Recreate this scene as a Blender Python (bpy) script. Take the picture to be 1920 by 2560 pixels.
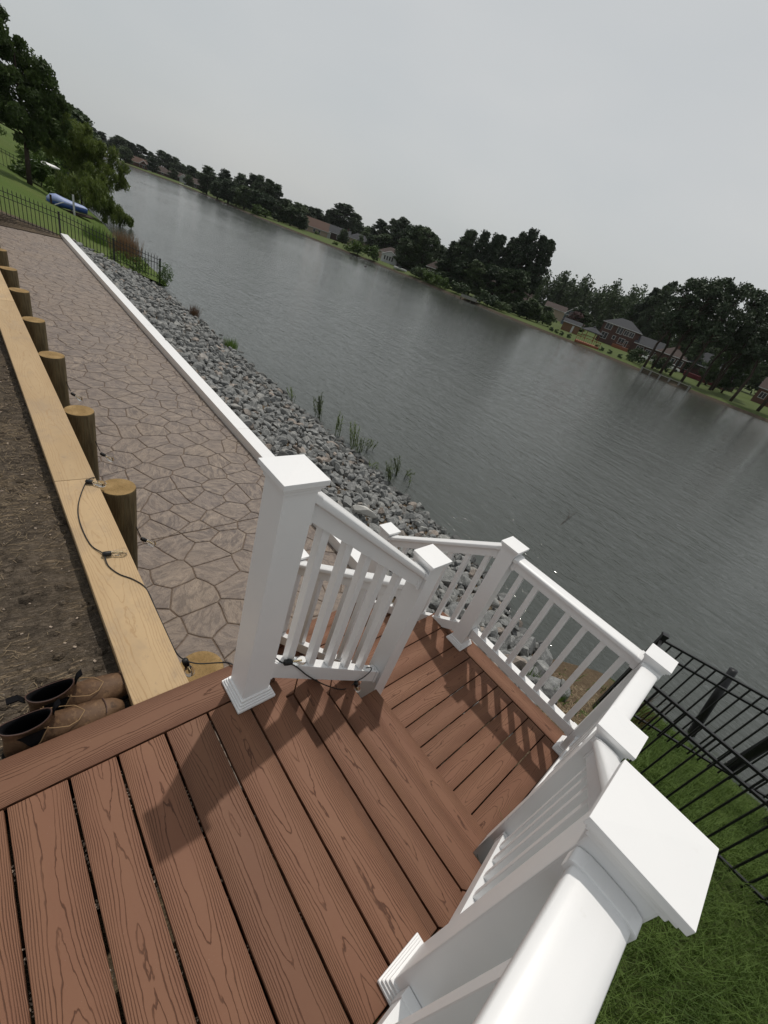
import bpy, bmesh, math, random
from mathutils import Vector, Matrix, noise

scene = bpy.context.scene
for o in list(bpy.data.objects):
    bpy.data.objects.remove(o, do_unlink=True)
COL = scene.collection
R_ = math.radians

# ------------------------------------------------------------------ camera
cam_d = bpy.data.cameras.new('camera')
cam = bpy.data.objects.new('camera', cam_d)
COL.objects.link(cam)
cam_d.sensor_fit = 'VERTICAL'
cam_d.sensor_height = 36.0
cam_d.lens = 1038.42 * 36.0 / 2560.0
cam_d.clip_start = 0.02
cam_d.clip_end = 6000
cr = Vector((0.617752, 0.730144, 0.292014))
cd = Vector((0.569508, -0.159333, -0.806395))
cf = Vector((-0.542257, 0.664457, -0.514251))
CAM = Vector((0.64, -0.5829, 1.6346))
m4 = Matrix((cr, -cd, -cf)).transposed().to_4x4()
m4.translation = CAM
cam.matrix_world = m4
scene.camera = cam

# ------------------------------------------------------------------ light
SUN_DIR = Vector((-0.303, 0.374, 1.04)).normalized()      # towards the sun
sun_d = bpy.data.lights.new('sun', 'SUN')
sun_d.energy = 2.3
sun_d.angle = R_(0.9)
sun_d.color = (1.0, 0.945, 0.87)
sun = bpy.data.objects.new('sun', sun_d)
COL.objects.link(sun)
sun.location = (0, 0, 60)
sun.rotation_euler = SUN_DIR.to_track_quat('Z', 'Y').to_euler()

world = bpy.data.worlds.new('World')
scene.world = world
world.use_nodes = True
wn, wl = world.node_tree.nodes, world.node_tree.links
wn.clear()
sky = wn.new('ShaderNodeTexSky')
sky.sky_type = 'NISHITA'
sky.sun_disc = False
sky.sun_elevation = math.asin(SUN_DIR.z)
sky.sun_rotation = math.atan2(SUN_DIR.x, SUN_DIR.y)
sky.air_density = 1.0
sky.dust_density = 4.0
sky.ozone_density = 1.0
hsv = wn.new('ShaderNodeHueSaturation')
hsv.inputs['Saturation'].default_value = 0.55
wl.new(sky.outputs[0], hsv.inputs['Color'])
# a thin overcast veil of uneven cloud over the clear sky
tc = wn.new('ShaderNodeTexCoord')
mp = wn.new('ShaderNodeMapping')
mp.inputs['Scale'].default_value = (1.0, 1.0, 2.6)
wl.new(tc.outputs['Generated'], mp.inputs['Vector'])
nz = wn.new('ShaderNodeTexNoise')
nz.inputs['Scale'].default_value = 1.6
nz.inputs['Detail'].default_value = 4
nz.inputs['Roughness'].default_value = 0.45
wl.new(mp.outputs[0], nz.inputs['Vector'])
rmp = wn.new('ShaderNodeValToRGB')
rmp.color_ramp.elements[0].position = 0.3
rmp.color_ramp.elements[0].color = (4.75, 5.08, 5.20, 1)
rmp.color_ramp.elements[1].position = 0.72
rmp.color_ramp.elements[1].color = (5.80, 5.88, 5.80, 1)
wl.new(nz.outputs[0], rmp.inputs[0])
mixs = wn.new('ShaderNodeMix')
mixs.data_type = 'RGBA'
mixs.inputs[0].default_value = 0.80
wl.new(hsv.outputs[0], mixs.inputs[6])
wl.new(rmp.outputs[0], mixs.inputs[7])
bg = wn.new('ShaderNodeBackground')
bg.inputs['Strength'].default_value = 0.105
wl.new(mixs.outputs[2], bg.inputs['Color'])
wo = wn.new('ShaderNodeOutputWorld')
wl.new(bg.outputs[0], wo.inputs['Surface'])

vs = scene.view_settings
vs.view_transform = 'Standard'
vs.look = 'None'
vs.exposure = 0.0
vs.gamma = 1.0
vs.use_curve_mapping = False
scene.render.engine = 'CYCLES'
scene.cycles.max_bounces = 7
scene.cycles.diffuse_bounces = 3
scene.cycles.glossy_bounces = 3
scene.cycles.transparent_max_bounces = 6
scene.cycles.sample_clamp_indirect = 4

# ------------------------------------------------------------------ materials
class NT:
    """small node helper"""
    def __init__(s, name, rough=0.6, spec=0.3):
        s.m = bpy.data.materials.new(name)
        s.m.use_nodes = True
        s.t = s.m.node_tree
        s.n, s.l = s.t.nodes, s.t.links
        s.b = s.n['Principled BSDF']
        s.b.inputs['Roughness'].default_value = rough
        s.b.inputs['Specular IOR Level'].default_value = spec
    def put(s, sock, v):
        if isinstance(v, (int, float)):
            sock.default_value = v
        elif isinstance(v, tuple):
            sock.default_value = v if len(v) != 3 or len(sock.default_value) == 3 else (*v, 1)
        else:
            s.l.new(v, sock)
    def coord(s, kind='Object'):
        return s.n.new('ShaderNodeTexCoord').outputs[kind]
    def pos(s):
        return s.n.new('ShaderNodeNewGeometry').outputs['Position']
    def rand(s):
        return s.n.new('ShaderNodeObjectInfo').outputs['Random']
    def map(s, v, scale=(1, 1, 1), loc=(0, 0, 0), rot=(0, 0, 0)):
        n = s.n.new('ShaderNodeMapping')
        s.l.new(v, n.inputs['Vector'])
        s.put(n.inputs['Scale'], scale); s.put(n.inputs['Location'], loc); s.put(n.inputs['Rotation'], rot)
        return n.outputs[0]
    def noise(s, v, scale, detail=3, rough=0.5, dist=0.0, col=False):
        n = s.n.new('ShaderNodeTexNoise')
        if v is not None: s.l.new(v, n.inputs['Vector'])
        n.inputs['Scale'].default_value = scale
        n.inputs['Detail'].default_value = detail
        n.inputs['Roughness'].default_value = rough
        n.inputs['Distortion'].default_value = dist
        return n.outputs[1 if col else 0]
    def vor(s, v, scale, feature='F1', out=0):
        n = s.n.new('ShaderNodeTexVoronoi')
        n.feature = feature
        s.l.new(v, n.inputs['Vector'])
        n.inputs['Scale'].default_value = scale
        return n.outputs[out]
    def math(s, op, a, b=0.0, c=0.0):
        n = s.n.new('ShaderNodeMath'); n.operation = op
        s.put(n.inputs[0], a); s.put(n.inputs[1], b); s.put(n.inputs[2], c)
        return n.outputs[0]
    def vmath(s, op, a, b=(0, 0, 0)):
        n = s.n.new('ShaderNodeVectorMath'); n.operation = op
        s.put(n.inputs[0], a); s.put(n.inputs[1], b)
        return n.outputs[0]
    def sep(s, v):
        n = s.n.new('ShaderNodeSeparateXYZ'); s.l.new(v, n.inputs[0]); return n.outputs
    def comb(s, x, y, z):
        n = s.n.new('ShaderNodeCombineXYZ')
        s.put(n.inputs[0], x); s.put(n.inputs[1], y); s.put(n.inputs[2], z)
        return n.outputs[0]
    def ramp(s, v, stops):
        n = s.n.new('ShaderNodeValToRGB')
        e = n.color_ramp.elements
        while len(e) < len(stops): e.new(0.5)
        for q, (p, c) in zip(e, stops):
            q.position = p; q.color = (*c, 1) if isinstance(c, tuple) else (c, c, c, 1)
        s.l.new(v, n.inputs[0])
        return n.outputs[0]
    def mix(s, f, a, b, mode='MIX'):
        n = s.n.new('ShaderNodeMix'); n.data_type = 'RGBA'; n.blend_type = mode
        s.put(n.inputs[0], f)
        for i, v in ((6, a), (7, b)):
            s.put(n.inputs[i], (*v, 1) if isinstance(v, tuple) and len(v) == 3 else v)
        return n.outputs[2]
    def bump(s, h, strength=0.5, dist=0.01):
        n = s.n.new('ShaderNodeBump')
        n.inputs['Strength'].default_value = strength
        n.inputs['Distance'].default_value = dist
        s.l.new(h, n.inputs['Height'])
        s.l.new(n.outputs[0], s.b.inputs['Normal'])
        return n
    def col(s, c):
        s.put(s.b.inputs['Base Color'], (*c, 1) if isinstance(c, tuple) and len(c) == 3 else c)
        return s
    def rough(s, r): s.put(s.b.inputs['Roughness'], r); return s

def plain(name, c, rough=0.6, spec=0.3, metal=0.0, var=0.12, scale=6.0):
    k = NT(name, rough, spec)
    n = k.noise(k.coord(), scale, 4, 0.6)
    lo = tuple(x * (1 - var) for x in c); hi = tuple(min(1, x * (1 + var)) for x in c)
    k.col(k.mix(n, lo, hi))
    k.b.inputs['Metallic'].default_value = metal
    return k.m

def wood_grain(name, base, dark, red, fine=150.0, cath=1150.0, relief=0.004, rough=0.62, knots=False, line=0.30, contrast=1.0, nest=15.0):
    """embossed board: nested cathedral arches at the centre, close straight lines at the edges"""
    k = NT(name, rough, 0.28)
    x, y, z = k.sep(k.coord())
    rnd = k.rand()
    off = k.math('MULTIPLY', rnd, 83.0)
    xo = k.math('ADD', x, off)
    wander = k.noise(k.comb(k.math('MULTIPLY', xo, 1.0), off, 0.0), 1.1, 1, 0.4)
    yc = k.math('ADD', y, k.math('MULTIPLY', k.math('SUBTRACT', wander, 0.5), 0.07))
    h0 = k.math('MULTIPLY', k.math('MULTIPLY', yc, yc), cath)
    n1 = k.noise(k.comb(xo, k.math('MULTIPLY', y, 2.5), off), 0.95, 1.5, 0.4)
    n2 = k.noise(k.comb(k.math('MULTIPLY', xo, 6.0), k.math('MULTIPLY', y, 26.0), off), 1.0, 2, 0.5)
    n3 = k.noise(k.comb(k.math('MULTIPLY', xo, 30.0), k.math('MULTIPLY', y, 120.0), off), 1.0, 2, 0.5)
    h = k.math('ADD', h0, k.math('MULTIPLY', n1, nest))
    h = k.math('ADD', h, k.math('MULTIPLY', n2, 1.7))
    h = k.math('ADD', h, k.math('MULTIPLY', n3, 0.35))
    fr = k.math('FRACT', h)
    tri = k.math('ABSOLUTE', k.math('SUBTRACT', fr, 0.5))          # 0 at the line, .5 between
    wid = k.math('ADD', line * 0.20, k.math('MULTIPLY', k.math('ABSOLUTE', yc), cath * 0.0020 * line / 0.2))
    ln = k.ramp(k.math('DIVIDE', tri, wid), [(0.0, 1.0), (0.45, 0.85), (1.0, 0.0)])
    ln = k.math('MULTIPLY', ln, k.ramp(n2, [(0.25, 0.45), (0.55, 1.0)]))
    ln = k.math('MULTIPLY', ln, contrast)
    blotch = k.noise(k.comb(k.math('MULTIPLY', xo, 2.2), k.math('MULTIPLY', y, 9.0), off), 1.0, 3, 0.55)
    c = k.mix(k.ramp(blotch, [(0.3, 0.0), (0.7, 1.0)]), base, red)
    c = k.mix(k.math('MULTIPLY', k.math('SUBTRACT', rnd, 0.5), 0.35), c, (0.0, 0.0, 0.0))
    if knots:
        v = k.vor(k.comb(k.math('MULTIPLY', xo, 2.2), k.math('MULTIPLY', y, 7.0), off), 1.0)
        kn = k.ramp(v, [(0.04, 1.0), (0.10, 0.0)])
        c = k.mix(kn, c, (0.16, 0.085, 0.035))
        mud = k.noise(k.comb(k.math('MULTIPLY', xo, 3.0), k.math('MULTIPLY', y, 4.0), off), 1.0, 5, 0.7)
        c = k.mix(k.math('MULTIPLY', k.ramp(mud, [(0.50, 0.0), (0.66, 1.0)]), 0.40), c, (0.25, 0.19, 0.135))
        st = k.noise(k.comb(k.math('MULTIPLY', xo, 22.0), k.math('MULTIPLY', y, 40.0), off), 1.0, 4, 0.6)
        c = k.mix(k.math('MULTIPLY', k.ramp(st, [(0.60, 0.0), (0.72, 1.0)]), 0.35), c, (0.20, 0.15, 0.11))
    c = k.mix(ln, c, dark)
    speck = k.ramp(k.noise(k.pos(), 240.0, 2, 0.6), [(0.70, 0.0), (0.76, 1.0)])
    c = k.mix(k.math('MULTIPLY', speck, 0.25), c, (0.42, 0.34, 0.28))
    k.col(c)
    k.rough(k.math('ADD', rough, k.math('MULTIPLY', ln, 0.15)))
    hh = k.math('SUBTRACT', k.math('MULTIPLY', n3, 0.15), ln)
    k.bump(hh, 0.55, relief)
    return k.m

M = {}
M['deck'] = wood_grain('composite_decking', (0.182, 0.086, 0.047), (0.060, 0.025, 0.014), (0.166, 0.073, 0.041), cath=1700.0, relief=0.0022, line=0.19, contrast=0.88, nest=17.0)
M['pine'] = wood_grain('treated_pine', (0.455, 0.325, 0.185), (0.30, 0.19, 0.095), (0.40, 0.28, 0.155), cath=620.0, relief=0.0008, rough=0.7, knots=True, line=0.30, contrast=0.55, nest=11.0)
M['pine_edge'] = plain('pine_edge', (0.40, 0.255, 0.12), 0.75, 0.2, var=0.25, scale=14)

def vinyl():
    k = NT('white_vinyl', 0.34, 0.45)
    p = k.pos()
    n = k.noise(p, 3.0, 4, 0.6)
    d = k.ramp(k.noise(p, 34.0, 5, 0.7), [(0.66, 0.0), (0.80, 1.0)])
    c = k.mix(k.ramp(n, [(0.35, 0.0), (0.7, 1.0)]), (0.765, 0.76, 0.755), (0.73, 0.73, 0.73))
    c = k.mix(k.math('MULTIPLY', d, 0.22), c, (0.50, 0.46, 0.40))
    k.col(c)
    k.rough(k.math('ADD', 0.28, k.math('MULTIPLY', n, 0.16)))
    k.bump(k.noise(p, 60.0, 2), 0.06, 0.002)
    return k.m
M['white'] = vinyl()

def stone_mat():
    """stamped concrete: slate relief, brown release powder settled in the hollows"""
    k = NT('stamped_concrete', 0.62, 0.32)
    p = k.pos()
    rnd = k.rand()
    ang = k.math('MULTIPLY', rnd, 6.28)
    n = k.n.new('ShaderNodeVectorRotate'); n.rotation_type = 'Z_AXIS'
    k.l.new(p, n.inputs['Vector']); k.l.new(ang, n.inputs['Angle'])
    v = k.vmath('ADD', n.outputs[0], k.comb(k.math('MULTIPLY', rnd, 57.0), k.math('MULTIPLY', rnd, 31.0), 0.0))
    v2 = k.map(v, (1.0, 2.3, 1.0))
    layers = k.noise(v2, 5.5, 6, 0.62, 1.3)
    terr = k.math('FRACT', k.math('MULTIPLY', layers, 7.0))
    steps = k.math('ADD', k.math('FLOOR', k.math('MULTIPLY', layers, 7.0)), k.ramp(terr, [(0.0, 0.0), (0.25, 1.0)]))
    fine = k.noise(v2, 26.0, 5, 0.65, 0.6)
    grit = k.noise(p, 190.0, 3, 0.6)
    tone = k.ramp(k.math('ADD', k.math('MULTIPLY', layers, 0.75), k.math('MULTIPLY', fine, 0.35)), [(0.44, 0.0), (0.64, 1.0)])
    c = k.mix(tone, (0.104, 0.086, 0.079), (0.285, 0.232, 0.188))
    c = k.mix(k.math('MULTIPLY', k.ramp(fine, [(0.52, 0.0), (0.63, 1.0)]), 0.72), c, (0.125, 0.098, 0.088))
    big = k.noise(p, 0.9, 3, 0.5)
    c = k.mix(k.ramp(big, [(0.42, 0.0), (0.68, 0.30)]), c, (0.25, 0.19, 0.135))
    c = k.mix(k.math('MULTIPLY', rnd, 0.35), c, (0.165, 0.138, 0.128))
    edge = k.ramp(terr, [(0.0, 1.0), (0.10, 0.0)])
    c = k.mix(k.math('MULTIPLY', edge, 0.55), c, (0.095, 0.073, 0.064))
    k.col(c)
    k.rough(k.math('ADD', 0.48, k.math('MULTIPLY', fine, 0.28)))
    h = k.math('ADD', k.math('MULTIPLY', steps, 0.10), k.math('ADD', k.math('MULTIPLY', fine, 0.45), k.math('MULTIPLY', grit, 0.06)))
    k.bump(h, 0.85, 0.016)
    return k.m
M['stone'] = stone_mat()
M['joint'] = plain('stamped_joint', (0.130, 0.096, 0.073), 0.8, 0.2, var=0.3, scale=20)

def rock_mat(name='riprap_granite'):
    k = NT(name, 0.78, 0.28)
    p = k.pos()
    at = k.n.new('ShaderNodeAttribute'); at.attribute_name = 'tone'
    rnd = k.math('FRACT', k.math('ADD', k.rand(), at.outputs['Fac']))
    v = k.vmath('ADD', p, k.comb(k.math('MULTIPLY', rnd, 91.0), k.math('MULTIPLY', rnd, 37.0), k.math('MULTIPLY', rnd, 53.0)))
    a = k.noise(v, 7.0, 5, 0.6, 0.8)
    b = k.noise(v, 55.0, 4, 0.65)
    vein = k.noise(k.map(v, (3.0, 14.0, 8.0), rot=(0.5, 0.3, 0.9)), 2.2, 4, 0.6, 1.5)
    c = k.mix(k.ramp(a, [(0.32, 0.0), (0.68, 1.0)]), (0.135, 0.138, 0.137), (0.300, 0.300, 0.290))
    c = k.mix(k.math('MULTIPLY', k.ramp(vein, [(0.55, 0.0), (0.64, 1.0)]), 0.55), c, (0.42, 0.42, 0.405))
    c = k.mix(k.math('MULTIPLY', k.ramp(b, [(0.52, 0.0), (0.62, 1.0)]), 0.45), c, (0.075, 0.08, 0.084))
    tint = k.ramp(rnd, [(0.0, (0.62, 0.63, 0.63)), (0.30, (1.0, 1.0, 0.99)), (0.62, (0.80, 0.81, 0.82)), (0.90, (1.10, 1.09, 1.06)), (0.97, (1.12, 0.95, 0.84))])
    c = k.mix(1.0, c, tint, 'MULTIPLY')
    wet = k.ramp(k.sep(p)[2], [(0.0, 0.0), (1.0, 1.0)])
    n = k.n.new('ShaderNodeMapRange')
    k.l.new(k.sep(p)[2], n.inputs[0])
    n.inputs[1].default_value = -2.68; n.inputs[2].default_value = -2.48; n.inputs[3].default_value = 0.38; n.inputs[4].default_value = 1.0
    c = k.mix(1.0, c, k.comb(n.outputs[0], n.outputs[0], n.outputs[0]), 'MULTIPLY')
    k.col(c)
    k.bump(k.math('ADD', k.math('MULTIPLY', a, 0.8), k.math('MULTIPLY', b, 0.4)), 0.6, 0.025)
    return k.m
M['rock'] = rock_mat()

def soil_mat(name, dark, mid, straw, amount=0.5):
    k = NT(name, 0.95, 0.1)
    p = k.pos()
    a = k.noise(p, 1.7, 5, 0.6)
    b = k.noise(p, 22.0, 5, 0.7)
    s1 = k.noise(k.map(p, (60.0, 9.0, 9.0), rot=(0, 0, 0.6)), 1.6, 4, 0.7)
    s2 = k.noise(k.map(p, (60.0, 9.0, 9.0), rot=(0, 0, 2.2)), 1.6, 4, 0.7)
    c = k.mix(k.ramp(b, [(0.3, 0.0), (0.7, 1.0)]), dark, mid)
    zone = k.ramp(a, [(0.42, 0.0), (0.62, 1.0)])
    st = k.math('MAXIMUM', k.ramp(s1, [(0.52, 0.0), (0.62, 1.0)]), k.ramp(s2, [(0.52, 0.0), (0.62, 1.0)]))
    c = k.mix(k.math('MULTIPLY', k.math('MULTIPLY', st, zone), amount), c, straw)
    speck = k.ramp(k.noise(p, 120.0, 2, 0.5), [(0.68, 0.0), (0.74, 1.0)])
    c = k.mix(k.math('MULTIPLY', speck, 0.5), c, (0.34, 0.31, 0.26))
    k.col(c)
    k.bump(k.math('ADD', b, k.math('MULTIPLY', st, 0.3)), 0.9, 0.03)
    return k.m
M['dirt'] = soil_mat('bare_dirt', (0.050, 0.040, 0.031), (0.135, 0.107, 0.080), (0.30, 0.225, 0.145), 0.9)
M['bank_soil'] = soil_mat('bank_soil', (0.075, 0.055, 0.036), (0.16, 0.115, 0.072), (0.25, 0.19, 0.12), 0.8)

def lawn_mat(name, a_, b_, c_):
    k = NT(name, 0.9, 0.12)
    p = k.pos()
    a = k.noise(p, 0.35, 4, 0.6)
    b = k.noise(p, 9.0, 5, 0.7)
    c = k.mix(k.ramp(b, [(0.3, 0.0), (0.7, 1.0)]), a_, b_)
    c = k.mix(k.math('MULTIPLY', k.ramp(a, [(0.4, 0.0), (0.7, 1.0)]), 0.6), c, c_)
    k.col(c)
    k.bump(b, 0.8, 0.05)
    return k.m
M['lawn'] = lawn_mat('mown_lawn', (0.046, 0.078, 0.016), (0.080, 0.118, 0.024), (0.095, 0.115, 0.034))
M['far_lawn'] = lawn_mat('far_lawn', (0.046, 0.070, 0.016), (0.072, 0.098, 0.024), (0.064, 0.072, 0.028))
M['rough_soil'] = lawn_mat('grassy_soil', (0.030, 0.044, 0.012), (0.050, 0.070, 0.018), (0.055, 0.050, 0.024))

def leaf_mat(name, a_, b_, trans=0.12, ns=0.8):
    k = NT(name, 0.62, 0.22)
    rnd = k.rand()
    n = k.noise(k.pos(), ns, 4, 0.7)
    f = k.math('ADD', k.math('MULTIPLY', n, 0.9), k.math('MULTIPLY', k.math('SUBTRACT', rnd, 0.5), 0.55))
    c = k.mix(k.ramp(f, [(0.22, 0.0), (0.72, 1.0)]), a_, b_)
    k.col(c)
    t = k.n.new('ShaderNodeBsdfTranslucent')
    k.l.new(c, t.inputs['Color'])
    mx = k.n.new('ShaderNodeMixShader')
    mx.inputs[0].default_value = trans
    k.l.new(k.b.outputs[0], mx.inputs[1]); k.l.new(t.outputs[0], mx.inputs[2])
    k.l.new(mx.outputs[0], k.n['Material Output'].inputs['Surface'])
    return k.m
M['pine_leaf'] = leaf_mat('pine_needles', (0.022, 0.036, 0.021), (0.056, 0.080, 0.042), 0.10, 0.35)
M['broad_leaf'] = leaf_mat('broad_leaves', (0.024, 0.044, 0.020), (0.066, 0.096, 0.038), 0.14, 0.35)
M['maroon_leaf'] = leaf_mat('maroon_leaves', (0.030, 0.014, 0.013), (0.075, 0.026, 0.024), 0.08, 0.5)
M['near_leaf'] = leaf_mat('shade_tree_leaves', (0.028, 0.048, 0.016), (0.080, 0.118, 0.032), 0.22, 0.9)
M['willow_leaf'] = leaf_mat('willow_leaves', (0.055, 0.085, 0.018), (0.150, 0.190, 0.045), 0.28, 0.7)
M['shrub_leaf'] = leaf_mat('shrub_leaves', (0.045, 0.080, 0.016), (0.10, 0.15, 0.03), 0.2, 1.5)
M['grass'] = leaf_mat('long_grass', (0.030, 0.064, 0.010), (0.108, 0.165, 0.032), 0.25, 2.5)
M['weed'] = leaf_mat('weed_leaves', (0.06, 0.11, 0.02), (0.12, 0.19, 0.04), 0.25, 6.0)
M['reed_brown'] = leaf_mat('dry_reeds', (0.105, 0.058, 0.032), (0.205, 0.125, 0.070), 0.15, 5.0)
M['straw'] = leaf_mat('straw_bits', (0.17, 0.125, 0.075), (0.36, 0.28, 0.18), 0.05, 30.0)
M['twig'] = leaf_mat('water_plant_stems', (0.050, 0.070, 0.020), (0.115, 0.160, 0.045), 0.1, 9.0)
M['bark'] = plain('bark', (0.052, 0.040, 0.032), 0.95, 0.1, var=0.5, scale=9)

def pile_mat():
    k = NT('weathered_pile', 0.85, 0.15)
    v = k.coord()
    a = k.noise(k.map(v, (9.0, 9.0, 1.2)), 3.0, 5, 0.65)
    b = k.noise(k.map(v, (60.0, 60.0, 5.0)), 1.0, 3, 0.6)
    c = k.mix(k.ramp(a, [(0.3, 0.0), (0.7, 1.0)]), (0.060, 0.044, 0.024), (0.150, 0.112, 0.060))
    c = k.mix(k.math('MULTIPLY', k.ramp(b, [(0.5, 0.0), (0.7, 1.0)]), 0.5), c, (0.085, 0.080, 0.045))
    k.col(c)
    k.bump(k.math('ADD', a, k.math('MULTIPLY', b, 0.6)), 0.7, 0.012)
    return k.m
M['pile'] = pile_mat()
def pile_top():
    k = NT('sawn_pile_end', 0.85, 0.12)
    x, y, z = k.sep(k.coord())
    w = k.noise(k.coord(), 9.0, 3, 0.5)
    r = k.math('SQRT', k.math('ADD', k.math('MULTIPLY', x, x), k.math('MULTIPLY', y, y)))
    r = k.math('ADD', k.math('MULTIPLY', r, 150.0), k.math('MULTIPLY', w, 4.0))
    ring = k.ramp(k.math('ABSOLUTE', k.math('SUBTRACT', k.math('FRACT', r), 0.5)), [(0.0, 1.0), (0.35, 0.0)])
    c = k.mix(k.ramp(w, [(0.3, 0.0), (0.7, 1.0)]), (0.20, 0.125, 0.050), (0.36, 0.245, 0.115))
    c = k.mix(k.math('MULTIPLY', ring, 0.45), c, (0.15, 0.095, 0.042))
    sp = k.noise(k.coord(), 70.0, 4, 0.7)
    c = k.mix(k.math('MULTIPLY', k.ramp(sp, [(0.5, 0.0), (0.7, 1.0)]), 0.5), c, (0.11, 0.085, 0.035))
    k.col(c)
    k.bump(sp, 0.6, 0.006)
    return k.m
M['pile_top'] = pile_top()
M['black_metal'] = plain('black_powder_coat', (0.010, 0.010, 0.011), 0.42, 0.45, var=0.2, scale=20)
M['cable'] = plain('black_rubber', (0.010, 0.010, 0.010), 0.5, 0.35)
M['filament'] = plain('brass_filament', (0.62, 0.50, 0.30), 0.35, 0.5, metal=0.3)
def glass():
    k = NT('clear_bulb_glass', 0.03, 0.5)
    k.col((0.97, 0.97, 0.95))
    k.b.inputs['Transmission Weight'].default_value = 1.0
    k.b.inputs['IOR'].default_value = 1.35
    return k.m
M['glass'] = glass()
def leather():
    k = NT('worn_leather', 0.62, 0.25)
    v = k.coord()
    a = k.noise(v, 9.0, 5, 0.6)
    b = k.noise(v, 45.0, 4, 0.65)
    c = k.mix(k.ramp(a, [(0.32, 0.0), (0.68, 1.0)]), (0.050, 0.025, 0.014), (0.135, 0.078, 0.043))
    c = k.mix(k.math('MULTIPLY', k.ramp(b, [(0.54, 0.0), (0.70, 1.0)]), 0.5), c, (0.24, 0.145, 0.075))
    c = k.mix(k.math('MULTIPLY', k.ramp(k.noise(v, 20.0, 4, 0.7, 1.0), [(0.60, 0.0), (0.72, 1.0)]), 0.6), c, (0.03, 0.018, 0.013))
    k.col(c)
    k.bump(k.math('ADD', a, b), 0.35, 0.006)
    return k.m
M['leather'] = leather()
M['leather_dark'] = plain('dark_leather_trim', (0.055, 0.026, 0.018), 0.6, 0.3, var=0.4, scale=25)
M['elastic'] = plain('black_elastic', (0.006, 0.006, 0.007), 0.95, 0.1)
M['sole'] = plain('black_boot_sole', (0.013, 0.012, 0.011), 0.8, 0.2, var=0.5, scale=30)
M['stitch'] = plain('tan_stitching', (0.26, 0.17, 0.09), 0.8, 0.2)
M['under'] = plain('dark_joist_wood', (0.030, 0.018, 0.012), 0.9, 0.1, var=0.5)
M['debris'] = plain('leaf_litter', (0.30, 0.24, 0.19), 0.9, 0.1, var=0.6, scale=90)

def brick_mat(name, a_, b_):
    k = NT(name, 0.85, 0.15)
    n = k.noise(k.pos(), 3.0, 4, 0.7)
    n2 = k.noise(k.map(k.pos(), (6.0, 6.0, 16.0)), 1.0, 3, 0.6)
    c = k.mix(k.ramp(n2, [(0.3, 0.0), (0.7, 1.0)]), a_, b_)
    k.col(k.mix(k.math('MULTIPLY', n, 0.3), c, (0.08, 0.06, 0.05)))
    return k.m
M['brick'] = brick_mat('red_brown_brick', (0.062, 0.036, 0.031), (0.095, 0.052, 0.043))
M['brick_orange'] = brick_mat('orange_brick', (0.095, 0.050, 0.037), (0.125, 0.064, 0.046))
M['brick_dark'] = brick_mat('dark_brick', (0.045, 0.030, 0.030), (0.075, 0.050, 0.046))
M['tan_wall'] = plain('tan_siding', (0.28, 0.225, 0.175), 0.8, 0.2)
M['white_wall'] = plain('white_siding', (0.46, 0.47, 0.47), 0.7, 0.2)
M['blue_wall'] = plain('blue_grey_siding', (0.10, 0.125, 0.145), 0.75, 0.2)
M['grey_wall'] = plain('grey_siding', (0.24, 0.25, 0.25), 0.75, 0.2)
M['brown_wall'] = plain('brown_siding', (0.155, 0.088, 0.050), 0.8, 0.2)
def roof_mat(name, c):
    k = NT(name, 0.9, 0.15)
    n = k.noise(k.map(k.pos(), (3.0, 3.0, 9.0)), 1.5, 5, 0.7)
    k.col(k.mix(n, tuple(x * 0.7 for x in c), tuple(x * 1.25 for x in c)))
    return k.m
M['roof_grey'] = roof_mat('grey_shingles', (0.050, 0.052, 0.057))
M['roof_brown'] = roof_mat('brown_shingles', (0.060, 0.046, 0.042))
M['roof_orange'] = roof_mat('orange_shingles', (0.092, 0.060, 0.048))
M['pane'] = plain('dark_window_glass', (0.022, 0.026, 0.030), 0.12, 0.5)
M['trim'] = plain('white_trim', (0.45, 0.45, 0.45), 0.6, 0.3)
M['deck_red'] = plain('red_cedar_deck', (0.20, 0.075, 0.040), 0.75, 0.2, var=0.3)
M['deck_maroon'] = plain('maroon_deck', (0.10, 0.020, 0.024), 0.75, 0.2)
M['bulkhead'] = plain('bulkhead_wood', (0.075, 0.060, 0.045), 0.9, 0.1, var=0.4)
M['tarp_blue'] = plain('blue_tarp', (0.045, 0.095, 0.30), 0.5, 0.35, var=0.3, scale=4)
M['tarp_light'] = plain('pale_blue_tarp', (0.24, 0.30, 0.48), 0.5, 0.35, var=0.2, scale=4)
M['hull_white'] = plain('white_gelcoat', (0.70, 0.70, 0.69), 0.4, 0.4)
M['dock_grey'] = plain('grey_dock_wood', (0.21, 0.205, 0.19), 0.9, 0.1, var=0.3)
M['duck'] = plain('brown_feathers', (0.06, 0.05, 0.045), 0.8, 0.2)

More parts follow.
